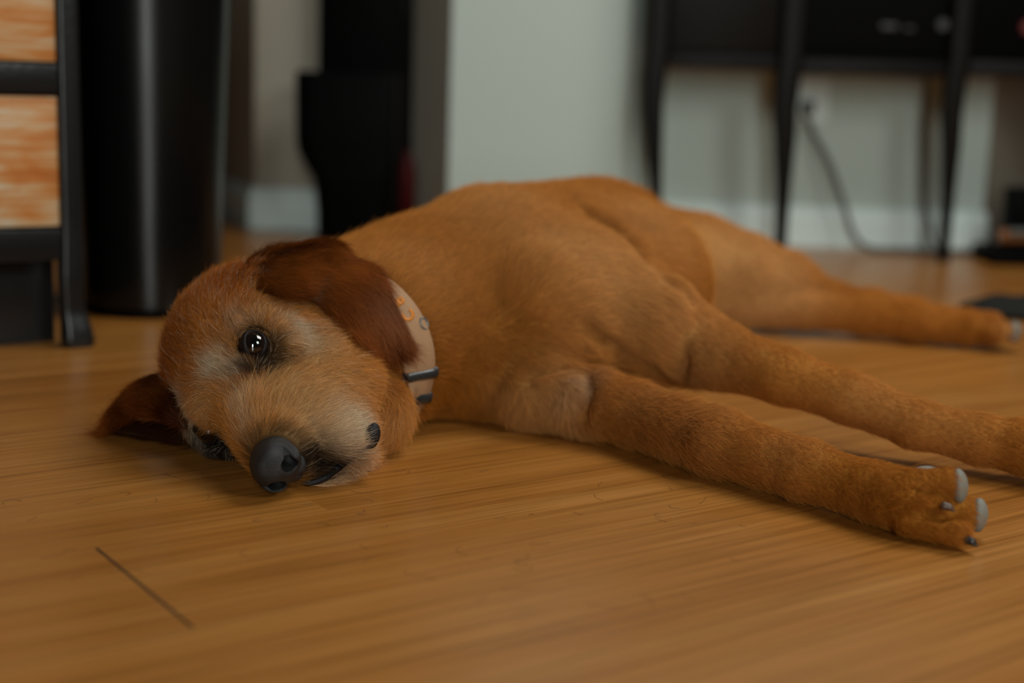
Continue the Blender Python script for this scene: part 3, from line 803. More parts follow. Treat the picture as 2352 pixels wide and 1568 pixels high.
def keep_out(P):
    """0 where no fur grows: the eyes, the nose leather, under pads and the band of the collar"""
    w = np.ones(len(P))
    for c, g, lng, sh in EYES:
        q = P - c
        a, b = q @ lng, q @ sh
        r = np.sqrt((np.where(a > 0, a / .0165, a / .0122)) ** 2 + (b / .0108) ** 2)
        w *= np.clip((r - .85) * 5, 0, 1) + (np.linalg.norm(q, axis=1) > .03)
    w = np.clip(w, 0, 1)
    w *= np.clip(lf.sample(P) / .001 - .2, 0, 1)
    w *= np.clip(nose_field.sample(P) / .0012, 0, 1)
    for c in ((.2890, .8745, .0355), (.3040, .8765, .0160), (.5620, 1.572, .024)):
        w *= np.clip((np.linalg.norm(P - A(*c), axis=1) - .0075) / .003, 0, 1)
    ca = (P - CN) @ CA
    rad = np.linalg.norm(P - CN - ca[:, None] * CA, axis=1)
    w *= np.where((ca > -.010) & (ca < .0135) & (rad < .12), 0, 1)
    return w


def body_weight(P, N):
    v = unit(A(0, 0, .278) - P)
    facing = (N * v).sum(1)
    w = np.clip(.30 + 1.0 * (facing + .35), .06, 1.0)
    w *= np.where(P[:, 2] < .0025, .15, 1)
    w *= 1 + 2.6 * near_head(P)
    w *= np.clip(1.9 - .75 * (P[:, 1] - .9) / .5, .55, 1.6)
    return w * keep_out(P)


ta_ = body.data.attributes.new('tint', 'FLOAT_COLOR', 'POINT')
ta_.data.foreach_set('color', np.concatenate([coat_colour(BV, plain_=True) * .62, np.ones((len(BV), 1))], 1).astype(np.float32).ravel())
NF_ = 560000
if NF_:
    R, N = scatter(BV, BF, BN, NF_, body_weight, 11)
    ok = keep_out(R) > .5
    R, N = R[ok], N[ok]
    D = flow(R)
    nh = near_head(R)
    leg = np.clip((R[:, 0] - .12) / .08, 0, 1)
    L = (.0150 * (1 - nh) + .0125 * nh) * (1 - .52 * leg)
    muz = np.exp(-(np.linalg.norm(R - hd(.07, 0, -.02), axis=1) / .04) ** 2)
    L *= 1 - .25 * muz
    for c, g, lng, sh in EYES:
        L *= 1 - .68 * np.exp(-(np.linalg.norm(R - c, axis=1) / .019) ** 4)
    rng = np.random.RandomState(5)
    L *= 1 + .35 * np.clip((R[:, 1] - 1.25) / .4, 0, 1)
    L *= np.exp(rng.normal(0, .22, len(R))) * (1 + .25 * vnoise(R, 40)[:, 0])
    wd = 1.0
    lift = .30 + .16 * nh
    wmul = np.where(nh > .4, .00019, .00026) * wd
    hd_sel = nh > .4
    C = coat_colour(R)
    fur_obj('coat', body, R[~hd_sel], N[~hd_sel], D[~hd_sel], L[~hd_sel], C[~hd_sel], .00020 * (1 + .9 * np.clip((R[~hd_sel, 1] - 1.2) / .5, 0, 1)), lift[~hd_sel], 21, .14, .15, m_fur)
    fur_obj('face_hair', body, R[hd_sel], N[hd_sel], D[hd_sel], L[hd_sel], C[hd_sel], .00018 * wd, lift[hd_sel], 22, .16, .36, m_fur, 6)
    # beard below the lip line
    rng = np.random.RandomState(77)
    k_ = np.clip(rng.beta(1.6, 1.1, 1500) * 25, 0, 28.99).astype(int)
    lv3 = A(-.15, -.75, .35)
    r = lp[k_] + np.stack([rng.uniform(.000, .009, 1500), rng.uniform(.000, .012, 1500), -rng.uniform(.0015, .006, 1500)], 1)
    r[:, 2] = np.maximum(r[:, 2], .0012)
    d = unit(A(.80, .25, -.30) + rng.normal(0, .22, (1500, 3)))
    mixb = rng.rand(1500, 1) * .75
    cc = (np.array(PAL['P']) * mixb + np.array(PAL['T']) * (1 - mixb)) * np.exp(rng.normal(0, .25, (1500, 1)))
    fur_obj('chin_hair', body, r, np.tile(unit(A(.1, -.9, .25)), (1500, 1)), d, rng.uniform(.006, .013, 1500), cc, .00018, np.full(1500, .25), 78, .2, .3, m_fur, 6)
    # ears: longer silky hair running to the tips
    for e, (o, V, F, G, Ng) in enumerate(ears):
        VN = vertex_normals(V, F)
        r, n = scatter(V, F, VN, (26000 if e == 0 else 14000), lambda p, q: np.clip(.3 + ((unit(A(0, 0, .278) - p)) * q).sum(1), .1, 1), 31 + e)
        g = G.reshape(-1, 3); du = np.gradient(G, axis=0).reshape(-1, 3)
        near = np.array([np.argmin(((g - p) ** 2).sum(1)) for p in r]) if len(r) < 60000 else None
        row = near // G.shape[1] / (G.shape[0] - 1)
        d = unit(du[near])
        l = (.011 + .010 * row) * np.exp(np.random.RandomState(3).normal(0, .25, len(r)))
        c0 = np.array(PAL['R']) * .85
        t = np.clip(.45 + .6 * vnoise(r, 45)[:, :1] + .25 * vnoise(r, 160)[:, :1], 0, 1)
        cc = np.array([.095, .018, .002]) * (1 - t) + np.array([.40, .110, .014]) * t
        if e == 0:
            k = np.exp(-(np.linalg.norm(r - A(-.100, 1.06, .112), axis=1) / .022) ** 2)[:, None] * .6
            cc = cc * (1 - k) + np.array([.40, .17, .08]) * k  # pinkish highlight on the upper ear, painted into the hair colour
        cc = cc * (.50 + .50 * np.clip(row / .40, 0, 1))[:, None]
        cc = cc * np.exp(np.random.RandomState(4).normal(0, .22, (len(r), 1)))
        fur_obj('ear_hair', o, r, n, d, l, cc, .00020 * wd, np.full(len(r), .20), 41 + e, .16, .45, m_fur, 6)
    VN = vertex_normals(V2, F2)
    r, n = scatter(V2, F2, VN, 6000, lambda p, q: np.clip(.3 + q[:, 2], .1, 1), 51)
    g = G2.reshape(-1, 3); du = np.gradient(G2, axis=0).reshape(-1, 3)
    near = np.array([np.argmin(((g - p) ** 2).sum(1)) for p in r])
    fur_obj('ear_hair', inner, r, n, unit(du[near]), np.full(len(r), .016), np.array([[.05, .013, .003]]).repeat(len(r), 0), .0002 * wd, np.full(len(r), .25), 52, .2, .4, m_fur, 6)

# ------------------------------------------------------------------ room shell
GRAIN = math.radians(35.5)


def floor_material():
    m, nt, b = nodes_of('oak_laminate')
    N, Lk = nt.nodes, nt.links
    def math_(op, a, c=None, v=None):
        n = N.new('ShaderNodeMath'); n.operation = op
        Lk.new(a, n.inputs[0])
        if c is not None: Lk.new(c, n.inputs[1])
        if v is not None: n.inputs[1].default_value = v
        return n.outputs[0]
    tc = N.new('ShaderNodeTexCoord')
    mp = N.new('ShaderNodeMapping'); mp.inputs['Rotation'].default_value = (0, 0, -GRAIN)
    Lk.new(tc.outputs['Object'], mp.inputs['Vector'])
    sx = N.new('ShaderNodeSeparateXYZ'); Lk.new(mp.outputs['Vector'], sx.inputs[0])
    s, t = sx.outputs['X'], sx.outputs['Y']
    W = .1445
    tt = math_('DIVIDE', math_('SUBTRACT', t, v=.650), v=W)
    row = math_('FLOOR', tt)
    ft = math_('FRACT', tt)
    wn = N.new('ShaderNodeTexWhiteNoise'); wn.noise_dimensions = '1D'; Lk.new(row, wn.inputs['W'])
    # end joints: one per 1.3 m, phase shifted row by row
    ph = math_('FRACT', math_('MULTIPLY', row, v=.43))
    us = math_('ADD', math_('DIVIDE', math_('SUBTRACT', s, v=.270), v=2.20), ph)
    fr = math_('ABSOLUTE', math_('SUBTRACT', us, math_('ROUND', us)))
    board = math_('ADD', math_('FLOOR', math_('ADD', us, v=.5)), math_('MULTIPLY', row, v=17.0))
    wb = N.new('ShaderNodeTexWhiteNoise'); wb.noise_dimensions = '1D'; Lk.new(math_('ADD', math_('MULTIPLY', row, v=3.7), math_('FLOOR', us)), wb.inputs['W'])
    joint = math_('LESS_THAN', fr, v=.0010 / 2.20)
    edge = math_('MINIMUM', ft, math_('SUBTRACT', math_('MULTIPLY', ft, v=0.0), ft))
    e2 = math_('MINIMUM', ft, math_('ADD', math_('MULTIPLY', ft, v=-1.0), v=1.0))
    seam = math_('LESS_THAN', e2, v=.0030)
    # grain
    cx = N.new('ShaderNodeCombineXYZ')
    Lk.new(s, cx.inputs['X']); Lk.new(t, cx.inputs['Y']); Lk.new(math_('MULTIPLY', board, v=.37), cx.inputs['Z'])
    def noise(sc, detail=4, rough=.55, dist=0.0):
        q = N.new('ShaderNodeMapping'); q.inputs['Scale'].default_value = sc
        Lk.new(cx.outputs[0], q.inputs['Vector'])
        n = N.new('ShaderNodeTexNoise'); n.inputs['Scale'].default_value = 1; n.inputs['Detail'].default_value = detail
        n.inputs['Roughness'].default_value = rough; n.inputs['Distortion'].default_value = dist
        Lk.new(q.outputs[0], n.inputs['Vector'])
        return n.outputs['Fac']
    broad = noise((1.6, 16, 3), 3, .5, 1.2)
    fine = noise((4.0, 190, 3), 3, .6)
    pores = noise((9, 620, 3), 2, .6)
    patch = noise((3.0, 9, 3), 3)
    blot = noise((5.5, 5.5, 3), 4)
    r1 = N.new('ShaderNodeValToRGB')
    e = r1.color_ramp.elements
    e[0].position = .30; e[0].color = (.245, .082, .0100, 1)
    e[1].position = .72; e[1].color = (.475, .210, .049, 1)
    x = e.new(.50); x.color = (.375, .143, .024, 1)
    f = math_('ADD', math_('MULTIPLY', broad, v=.48), math_('ADD', math_('MULTIPLY', fine, v=.20), math_('ADD', math_('MULTIPLY', patch, v=.28), math_('MULTIPLY', wb.outputs['Value'], v=.07))))
    Lk.new(f, r1.inputs['Fac'])
    # fine dark streaks
    st = N.new('ShaderNodeMapRange'); st.inputs['From Min'].default_value = .34; st.inputs['From Max'].default_value = .54
    st.inputs['To Min'].default_value = .66; st.inputs['To Max'].default_value = 1.0
    Lk.new(math_('ADD', math_('MULTIPLY', fine, v=.55), math_('MULTIPLY', pores, v=.45)), st.inputs['Value'])
    vm = N.new('ShaderNodeVectorMath'); vm.operation = 'SCALE'; Lk.new(r1.outputs['Color'], vm.inputs[0]); Lk.new(st.outputs[0], vm.inputs['Scale'])
    bl = N.new('ShaderNodeMapRange'); bl.inputs['From Min'].default_value = .66; bl.inputs['From Max'].default_value = .80
    bl.inputs['To Min'].default_value = 1.0; bl.inputs['To Max'].default_value = .72
    Lk.new(blot, bl.inputs['Value'])
    vm2 = N.new('ShaderNodeVectorMath'); vm2.operation = 'SCALE'; Lk.new(vm.outputs[0], vm2.inputs[0]); Lk.new(bl.outputs[0], vm2.inputs['Scale'])
    m1 = N.new('ShaderNodeMix'); m1.data_type = 'RGBA'; m1.inputs['B'].default_value = (.16, .085, .035, 1)
    Lk.new(math_('MULTIPLY', seam, v=.35), m1.inputs['Factor']); Lk.new(vm2.outputs[0], m1.inputs['A'])
    m2 = N.new('ShaderNodeMix'); m2.data_type = 'RGBA'; m2.inputs['B'].default_value = (.025, .018, .012, 1)
    Lk.new(joint, m2.inputs['Factor']); Lk.new(m1.outputs['Result'], m2.inputs['A'])
    Lk.new(m2.outputs['Result'], b.inputs['Base Color'])
    rr = N.new('ShaderNodeMapRange'); rr.inputs['To Min'].default_value = .22; rr.inputs['To Max'].default_value = .36
    Lk.new(fine, rr.inputs['Value']); Lk.new(rr.outputs[0], b.inputs['Roughness'])
    b.inputs['Specular IOR Level'].default_value = .42
    bp = N.new('ShaderNodeBump'); bp.inputs['Strength'].default_value = .22; bp.inputs['Distance'].default_value = .0006
    hh = math_('SUBTRACT', math_('ADD', math_('MULTIPLY', fine, v=.6), math_('MULTIPLY', pores, v=.4)), math_('MULTIPLY', math_('MAXIMUM', joint, seam), v=1.0))
    Lk.new(hh, bp.inputs['Height']); Lk.new(bp.outputs['Normal'], b.inputs['Normal'])
    return m


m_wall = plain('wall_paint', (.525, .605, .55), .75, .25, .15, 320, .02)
m_wall_shade = plain('wall_paint_shaded', (.40, .365, .295), .75, .25, .15, 320, .02)  # darker copy of the wall paint; shade of the dim sections is in the colour
m_base = plain('baseboard_paint', (.74, .85, .81), .45, .4, .05, 200)

floor = mesh_obj('floor', [(-3, -2.5, 0), (3.2, -2.5, 0), (3.2, 4.6, 0), (-3, 4.6, 0), (-3, -2.5, -.05), (3.2, -2.5, -.05), (3.2, 4.6, -.05), (-3, 4.6, -.05)],
                 [(0, 1, 2, 3), (7, 6, 5, 4), (0, 4, 5, 1), (1, 5, 6, 2), (2, 6, 7, 3), (3, 7, 4, 0)], floor_material(), None, False)
set_props(floor, 'honey oak laminate plank floor', None, None, 'structure')


def wall(name, a, b, thick, h, mat, z0=0.0):
    """upright slab from a to b (plan), thick measured away from the viewer"""
    a = A(*a, 0); b = A(*b, 0); d = unit(b - a); n = A(-d[1], d[0], 0)
    V = [a, b, b + n * thick, a + n * thick]
    V = [v + A(0, 0, z0) for v in V] + [v + A(0, 0, z0 + h) for v in V]
    return mesh_obj(name, V, [(0, 1, 2, 3)[::-1], (4, 5, 6, 7), (0, 1, 5, 4), (1, 2, 6, 5), (2, 3, 7, 6), (3, 0, 4, 7)], mat, None, False)


def skirting(name, a, b, ext0=0.0, ext1=0.0):
    """moulded board in front of the wall face a-b"""
    a = A(*a, 0); b = A(*b, 0); d = unit(b - a); n = A(d[1], -d[0], 0)
    prof = [(0, .0), (.014, .0), (.014, .052), (.011, .060), (.007, .066), (.005, .072), (0, .074)]
    a = a - d * ext0; b = b + d * ext1
    V = [p + n * x + A(0, 0, z) for p in (a, b) for x, z in prof]
    k = len(prof)
    F = [(i, (i + 1) % k, k + (i + 1) % k, k + i) for i in range(k)] + [tuple(range(k))[::-1], tuple(range(k, 2 * k))]
    o = mesh_obj(name, V, F, m_base, None, False)
    return set_props(o, 'white painted baseboard', None, None, 'structure')


HW = 2.5
for nm, a, b, th, mt, lb in (
    ('wall_left', (-.72, 3.16), (-.482, 2.622), .10, m_wall_shade, 'wall turning away at the left corner, shade put into its colour'),
    ('wall_back', (-.482, 2.622), (-.196, 2.622), .12, m_wall_shade, 'wall section behind the black bin, shade put into its colour'),
    ('wall_side', (-.196, 2.620), (-.121, 2.500), .02, m_wall_shade, 'side face of the wall projection, shade put into its colour'),
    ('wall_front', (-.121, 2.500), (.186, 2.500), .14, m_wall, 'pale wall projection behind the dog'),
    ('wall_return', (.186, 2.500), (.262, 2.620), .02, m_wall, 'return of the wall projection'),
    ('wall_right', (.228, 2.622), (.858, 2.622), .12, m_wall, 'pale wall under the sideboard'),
    ('wall_far', (.858, 2.622), (1.40, 3.55), .10, m_wall_shade, 'wall turning away at the right edge')):
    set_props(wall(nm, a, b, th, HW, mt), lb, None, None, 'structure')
skirting('baseboard_left', (-.72, 3.16), (-.482, 2.622), 0, .006)
skirting('baseboard_back', (-.482, 2.622), (-.200, 2.622), .006)
skirting('baseboard_front', (-.115, 2.500), (.180, 2.500), .0)
skirting('baseboard_right', (.234, 2.622), (.858, 2.622), 0, .008)

# ------------------------------------------------------------------ furniture helpers
class MB:
    def __init__(self): self.V = []; self.F = []
    def add(self, V, F):
        n = len(self.V); self.V += [tuple(v) for v in V]; self.F += [tuple(i + n for i in f) for f in F]
    def box(self, c, half, ax=np.eye(3), bev=.002):
        """bevelled box about c with half sizes along the rows of ax"""
        bm = bmesh.new(); bmesh.ops.create_cube(bm, size=1.0)
        for v in bm.verts: v.co = Vector((v.co.x * 2 * half[0], v.co.y * 2 * half[1], v.co.z * 2 * half[2]))
        if bev: bmesh.ops.bevel(bm, geom=list(bm.edges), offset=bev, segments=2, affect='EDGES', profile=.6)
        bm.verts.index_update()
        c = A(*c); ax = np.asarray(ax)
        self.add([c + v.co.x * ax[0] + v.co.y * ax[1] + v.co.z * ax[2] for v in bm.verts], [[v.index for v in f.verts] for f in bm.faces])
        bm.free(); return self
    def loft(self, rings, cap=True):
        k = len(rings[0]); V = [p for r in rings for p in r]; F = []
        for i in range(len(rings) - 1):
            for j in range(k): F.append((i * k + j, i * k + (j + 1) % k, (i + 1) * k + (j + 1) % k, (i + 1) * k + j))
        if cap: F.append(tuple(range(k))[::-1]); F.append(tuple((len(rings) - 1) * k + j for j in range(k)))
        self.add(V, F); return self
    def lathe(self, c, prof, n=48):
        c = A(*c)
        return self.loft([[c + A(r * math.cos(2 * math.pi * j / n), r * math.sin(2 * math.pi * j / n), z) for j in range(n)] for r, z in prof])
    def tube(self, pts, r, n=10):
        pts = np.array(pts, float); T = unit(np.gradient(pts, axis=0)); rings = []
        up = A(0, 0, 1.0)
        for p, t in zip(pts, T):
            s = np.cross(t, up); s = unit(s if np.linalg.norm(s) > .05 else np.cross(t, A(1, 0, 0))); w = np.cross(s, t)
            rings.append([p + r * (math.cos(2 * math.pi * j / n) * s + math.sin(2 * math.pi * j / n) * w) for j in range(n)])
        return self.loft(rings)
    def build(self, name, mat, parent, smooth=True):
        o = mesh_obj(name, self.V, self.F, mat, parent, smooth)
        if smooth:
            bm = bmesh.new(); bm.from_mesh(o.data)
            bmesh.ops.recalc_face_normals(bm, faces=bm.faces[:])
            for e in bm.edges:
                if len(e.link_faces) == 2 and e.calc_face_angle(0) > .7: e.smooth = False
            bm.to_mesh(o.data); bm.free()
        return o


def section(c, wx, wy, ax, rnd=.35, n=5):
    """rounded square ring"""
    out = []
    for q, (sx, sy) in enumerate(((1, 1), (-1, 1), (-1, -1), (1, -1))):
        for i in range(n):
            a = math.pi / 2 * (q + i / (n - 1))
            x = sx * wx * (1 - rnd) + rnd * wx * math.cos(a); y = sy * wy * (1 - rnd) + rnd * wy * math.sin(a)
            out.append(A(*c) + x * ax[0] + y * ax[1])
    return out


m_black = plain('black_lacquer', (.0085, .0085, .0082), .30, .45, .15, 140)
m_darkwood = plain('dark_stained_wood', (.0040, .0024, .0015), .45, .12, .2, 160, .15)
m_satin = plain('black_satin_metal', (.0025, .0028, .0027), .24, .40, .02, 300)
m_void = plain('black_plastic', (.0012, .0012, .0012), .5, .04)
m_grey = plain('grey_cable', (.085, .090, .082), .5, .4)


def streaked_wood():
    m, nt, b = nodes_of('distressed_orange_wood')
    N, Lk = nt.nodes, nt.links
    tc = N.new('ShaderNodeTexCoord')
    mp = N.new('ShaderNodeMapping'); mp.inputs['Scale'].default_value = (5, 5, 150); mp.inputs['Rotation'].default_value = (0, .06, 0)
    Lk.new(tc.outputs['Object'], mp.inputs['Vector'])
    n1 = N.new('ShaderNodeTexNoise'); n1.inputs['Scale'].default_value = 1; n1.inputs['Detail'].default_value = 5; n1.inputs['Distortion'].default_value = .5; n1.inputs['Roughness'].default_value = .62
    Lk.new(mp.outputs[0], n1.inputs['Vector'])
    mp2 = N.new('ShaderNodeMapping'); mp2.inputs['Scale'].default_value = (9, 9, 26); mp2.inputs['Location'].default_value = (1.7, .3, 2.2)
    Lk.new(tc.outputs['Object'], mp2.inputs['Vector'])
    n2 = N.new('ShaderNodeTexNoise'); n2.inputs['Scale'].default_value = 1; n2.inputs['Detail'].default_value = 3; n2.inputs['Distortion'].default_value = 1.4
    Lk.new(mp2.outputs[0], n2.inputs['Vector'])
    ad = N.new('ShaderNodeMath'); ad.operation = 'MULTIPLY_ADD'; ad.inputs[1].default_value = .55
    sc = N.new('ShaderNodeMath'); sc.operation = 'MULTIPLY'; sc.inputs[1].default_value = .45
    Lk.new(n2.outputs['Fac'], sc.inputs[0]); Lk.new(n1.outputs['Fac'], ad.inputs[0]); Lk.new(sc.outputs[0], ad.inputs[2])
    rp = N.new('ShaderNodeValToRGB'); e = rp.color_ramp.elements
    e[0].position = .36; e[0].color = (.46, .130, .018, 1)
    e[1].position = .66; e[1].color = (.60, .56, .45, 1)
    x = e.new(.47); x.color = (.54, .20, .046, 1)
    x = e.new(.55); x.color = (.58, .33, .15, 1)
    Lk.new(ad.outputs[0], rp.inputs['Fac']); Lk.new(rp.outputs['Color'], b.inputs['Base Color'])
    b.inputs['Roughness'].default_value = .5
    return m


m_drawer = streaked_wood()

# ------------------------------------------------------------------ chest of drawers at the left edge
CA_ = math.radians(33)
ex = A(math.cos(CA_), math.sin(CA_), 0); ey = A(-math.sin(CA_), math.cos(CA_), 0); ez = A(0, 0, 1)
CAX = np.stack([ex, ey, ez])
c0 = A(-.4475, 1.424, 0)               # centre of the front right post on the floor
chest = empty('drawer_chest', tuple(c0 - ex * .21 + ey * .16), 'black framed chest of drawers with streaked orange wooden drawer fronts at the left edge', 'chest of drawers')
def cl(x, y, z): return c0 + x * ex + y * ey + z * ez
for px_, py_ in ((0, 0), (-.42, 0), (0, .32), (-.42, .32)):
    mb = MB()
    sgn = 1 if px_ == 0 else -1; sy_ = -1 if py_ == 0 else 1
    prof = [(0, .0145, .0130, .004, -.002), (.006, .0155, .0140, .004, -.003), (.020, .0140, .0130, .003, -.002), (.045, .0105, .0105, -.001, .001), (.070, .0115, .0115, -.001, .001), (.090, .0118, .0118, 0, 0), (.122, .0105, .0105, 0, 0), (.66, .0105, .0105, 0, 0)]
    zz = np.array([p[0] for p in prof]); pr = np.array(prof)
    rings = []
    for z in np.concatenate([np.linspace(0, .13, 22), [.2, .4, .66]]):
        wx, wy, ox, oy = [np.interp(z, zz, pr[:, q]) for q in (1, 2, 3, 4)]
        rings.append(section(cl(px_ + sgn * ox, py_ + sy_ * abs(oy), z), wx, wy, CAX, .45))
    mb.loft(rings).build('leg', m_black, chest)
W_ = .42 - .021
for z0, z1 in ((.089, .121), (.2525, .2815), (.437, .466), (.630, .66)):
    MB().box(cl(-.21, -.001, (z0 + z1) / 2), (W_ / 2, .0085, (z1 - z0) / 2), CAX, .002).build('rail', m_black, chest)
for z0, z1 in ((.122, .2515), (.2825, .436), (.467, .629)):
    dmb = MB().box(cl(-.21, .002, (z0 + z1) / 2), (W_ / 2 - .0012, .008, (z1 - z0) / 2 - .0012), CAX, .0015).build('drawer', m_drawer, chest)
    kn = MB(); kn.tube([cl(-.21, -.006, (z0 + z1) / 2), cl(-.21, -.018, (z0 + z1) / 2)], .004, 14)
    kc = cl(-.21, -.024, (z0 + z1) / 2)
    kn.loft([[kc + r * (math.cos(2 * math.pi * j / 20) * ex + math.sin(2 * math.pi * j / 20) * ez) + y * ey for j in range(20)] for r, y in ((.006, .006), (.012, .002), (.013, -.003), (.009, -.007), (.002, -.008))])
    kn.build('knob', m_black, dmb)
sp_ = MB()
for px_ in (0, -.42): sp_.box(cl(px_, .16, .375), (.006, .15, .285), CAX, .001)
sp_.box(cl(-.21, .30, .045), (.205, .004, .045), CAX, .001).box(cl(-.21, .032, .045), (.200, .004, .045), CAX, .001).box(cl(-.012, .17, .045), (.004, .13, .045), CAX, .001); sp_.box(cl(-.21, .315, .375), (.20, .004, .285), CAX, .001); sp_.box(cl(-.21, .16, .097), (.20, .15, .006), CAX, .001)  # low boards near the floor are added, standing in for shade under the chest
sp_.build('carcass', m_black, chest)
MB().box(cl(-.21, .155, .672), (.24, .19, .012), CAX, .004).build('top', m_black, chest)

# ------------------------------------------------------------------ tall round black bin
binp = empty('waste_bin', (-.428, 1.672, 0), 'tall round black satin bin standing behind the drawer chest', 'bin')
MB().lathe((-.428, 1.672, 0), [(.0755, .012), (.079, .010), (.080, .018), (.0815, .10), (.0885, .30), (.095, .50), (.096, .505), (.093, .505), (.087, .30), (.079, .02), (.070, .014)], 72).build('body', m_satin, binp)
MB().lathe((-.428, 1.672, 0), [(.076, 0), (.079, .001), (.0795, .010), (.077, .013), (.06, .013)], 72).build('base_ring', m_void, binp)
MB().lathe((-.428, 1.672, 0), [(.097, .500), (.098, .505), (.098, .525), (.094, .540), (.07, .556), (.03, .564), (.002, .565)], 72).build('lid', m_satin, binp)

# ------------------------------------------------------------------ dark things by the far wall
tc_ = empty('tall_cabinet', (-.277, 2.585, 0), 'tall narrow black cabinet against the far wall', 'cabinet')
MB().box((-.277, 2.592, .55), (.083, .024, .55), np.eye(3), .003).build('body', m_void, tc_)
MB().box((-.277, 2.566, .66), (.080, .003, .42), np.eye(3), .002).build('front_panel', m_void, tc_)
MB().tube([(-.205, 2.560, .37), (-.205, 2.551, .375), (-.205, 2.551, .435), (-.205, 2.560, .44)], .0035).build('handle', m_satin, tc_)
pb = empty('pedal_bin', (-.285, 2.49, 0), 'short black bin with a wide overhanging rim in front of the tall cabinet', 'bin')
def rect(cx, cy, wx, wy, z): return section((cx, cy, z), wx, wy, np.eye(3), .35, 6)
MB().loft([rect(-.279, 2.49, .060, .050, .004), rect(-.279, 2.49, .061, .051, .012), rect(-.280, 2.49, .069, .058, .110)]).build('bucket', m_void, pb)
MB().loft([rect(-.280, 2.49, .070, .058, .106), rect(-.288, 2.49, .088, .058, .150), rect(-.290, 2.49, .090, .058, .170), rect(-.292, 2.49, .090, .058, .280), rect(-.292, 2.49, .088, .056, .287)]).build('rim', m_void, pb)
MB().box((-.208, 2.436, .17), (.0025, .003, .115), np.eye(3), .001).build('hinge_strip', m_darkwood, pb)
rb = empty('bottle', (-.197, 2.560, 0), 'dark red bottle half hidden beside the black bin', 'bottle')
MB().lathe((-.197, 2.560, 0), [(.014, 0), (.016, .003), (.016, .115), (.013, .132), (.007, .145), (.006, .158)], 24).build('body', plain('red_plastic', (.045, .0012, .001), .5, .15), rb)
MB().lathe((-.197, 2.560, 0), [(.0075, .156), (.0075, .172), (.006, .174), (.001, .174)], 20).build('cap', m_void, rb)

# ------------------------------------------------------------------ dark sideboard on slender legs
SA = 0.0
sx_ = A(math.cos(SA), math.sin(SA), 0); sy_ = A(-math.sin(SA), math.cos(SA), 0); SAX = np.stack([sx_, sy_, ez])
s0 = A(.228, 2.430, 0)
def sl(x, y, z): return s0 + x * sx_ + y * sy_ + z * ez
side = empty('sideboard', tuple(sl(.42, .05, 0)), 'dark stained sideboard on slender curved legs against the far wall', 'sideboard')
for x, tx in ((0, .012), (.222, .004), (.503, .004), (.86, -.01)):
    for y in ((0, .085) if x in (0, .503) else (0,)):
        k = (1.0 if x == .222 else .86) * (.8 if y else 1)
        if y: x = x + (.009 if x == 0 else .027)
        rings = []
        for z, w, o in ((0, .0095, tx), (.004, .0105, tx), (.05, .0105, tx * .9), (.117, .0125, tx * .6), (.20, .0175, 0), (.25, .0200, -.004), (.30, .0215, -.003), (.34, .0215, 0), (.75, .0215, 0)):
            rings.append(section(sl(x + o, y, z), w * k, w * k * .8, SAX, .5))
        MB().loft(rings).build('leg', m_darkwood, side)
mb = MB()
mb.box(sl(.111, .004, .325), (.092, .008, .012), SAX, .003)
mb.build('apron', m_darkwood, side)
MB().box(sl(.3625, .004, .322), (.121, .008, .012), SAX, .003).build('apron', m_darkwood, side)
MB().box(sl(.6815, .004, .328), (.159, .008, .013), SAX, .003).build('apron', m_darkwood, side)
MB().box(sl(.111, .006, .54), (.091, .007, .20), SAX, .002).build('panel', m_darkwood, side)
mb = MB()
mb.box(sl(.43, .05, .336), (.43, .045, .006), SAX, .001).box(sl(.43, .103, .54), (.43, .004, .21), SAX, .001).box(sl(.218, .05, .54), (.005, .045, .20), SAX, .001).box(sl(.86, .05, .54), (.005, .045, .20), SAX, .001)
mb.build('carcass', m_void, side)
MB().box(sl(.43, .040, .762), (.442, .060, .011), SAX, .004).build('top', m_darkwood, side)
st = MB().box(sl(.540, .019, .540), (.315, .006, .195), SAX, .002).build('front_panel', m_void, side)  # plain panel added in place of an unclear black device with small marks
m_silver = plain('dull_silver', (.020, .020, .017), .5, .5)
MB().box(sl(.387, .0125, .392), (.014, .0012, .0045), SAX, .0006).build('badge', m_silver, st)
MB().box(sl(.421, .0125, .389), (.008, .0012, .003), SAX, .0006).build('badge', plain('grey_mark', (.015, .015, .013), .5, .4), st)
kc = sl(.474, .0125, .397)
MB().loft([[kc + r * (math.cos(2 * math.pi * j / 24) * sx_ + math.sin(2 * math.pi * j / 24) * ez) - y * sy_ for j in range(24)] for r, y in ((.010, 0), (.010, .006), (.009, .008), (.002, .008))]).build('knob', m_silver, st)
kc = sl(.617, .0125, .397)
MB().loft([[kc + r * (math.cos(2 * math.pi * j / 24) * sx_ + math.sin(2 * math.pi * j / 24) * ez) - y * sy_ for j in range(24)] for r, y in ((.012, 0), (.012, .004), (.010, .006), (.002, .006))]).build('red_button', plain('red_button', (.10, .005, .003), .4, .5), st)

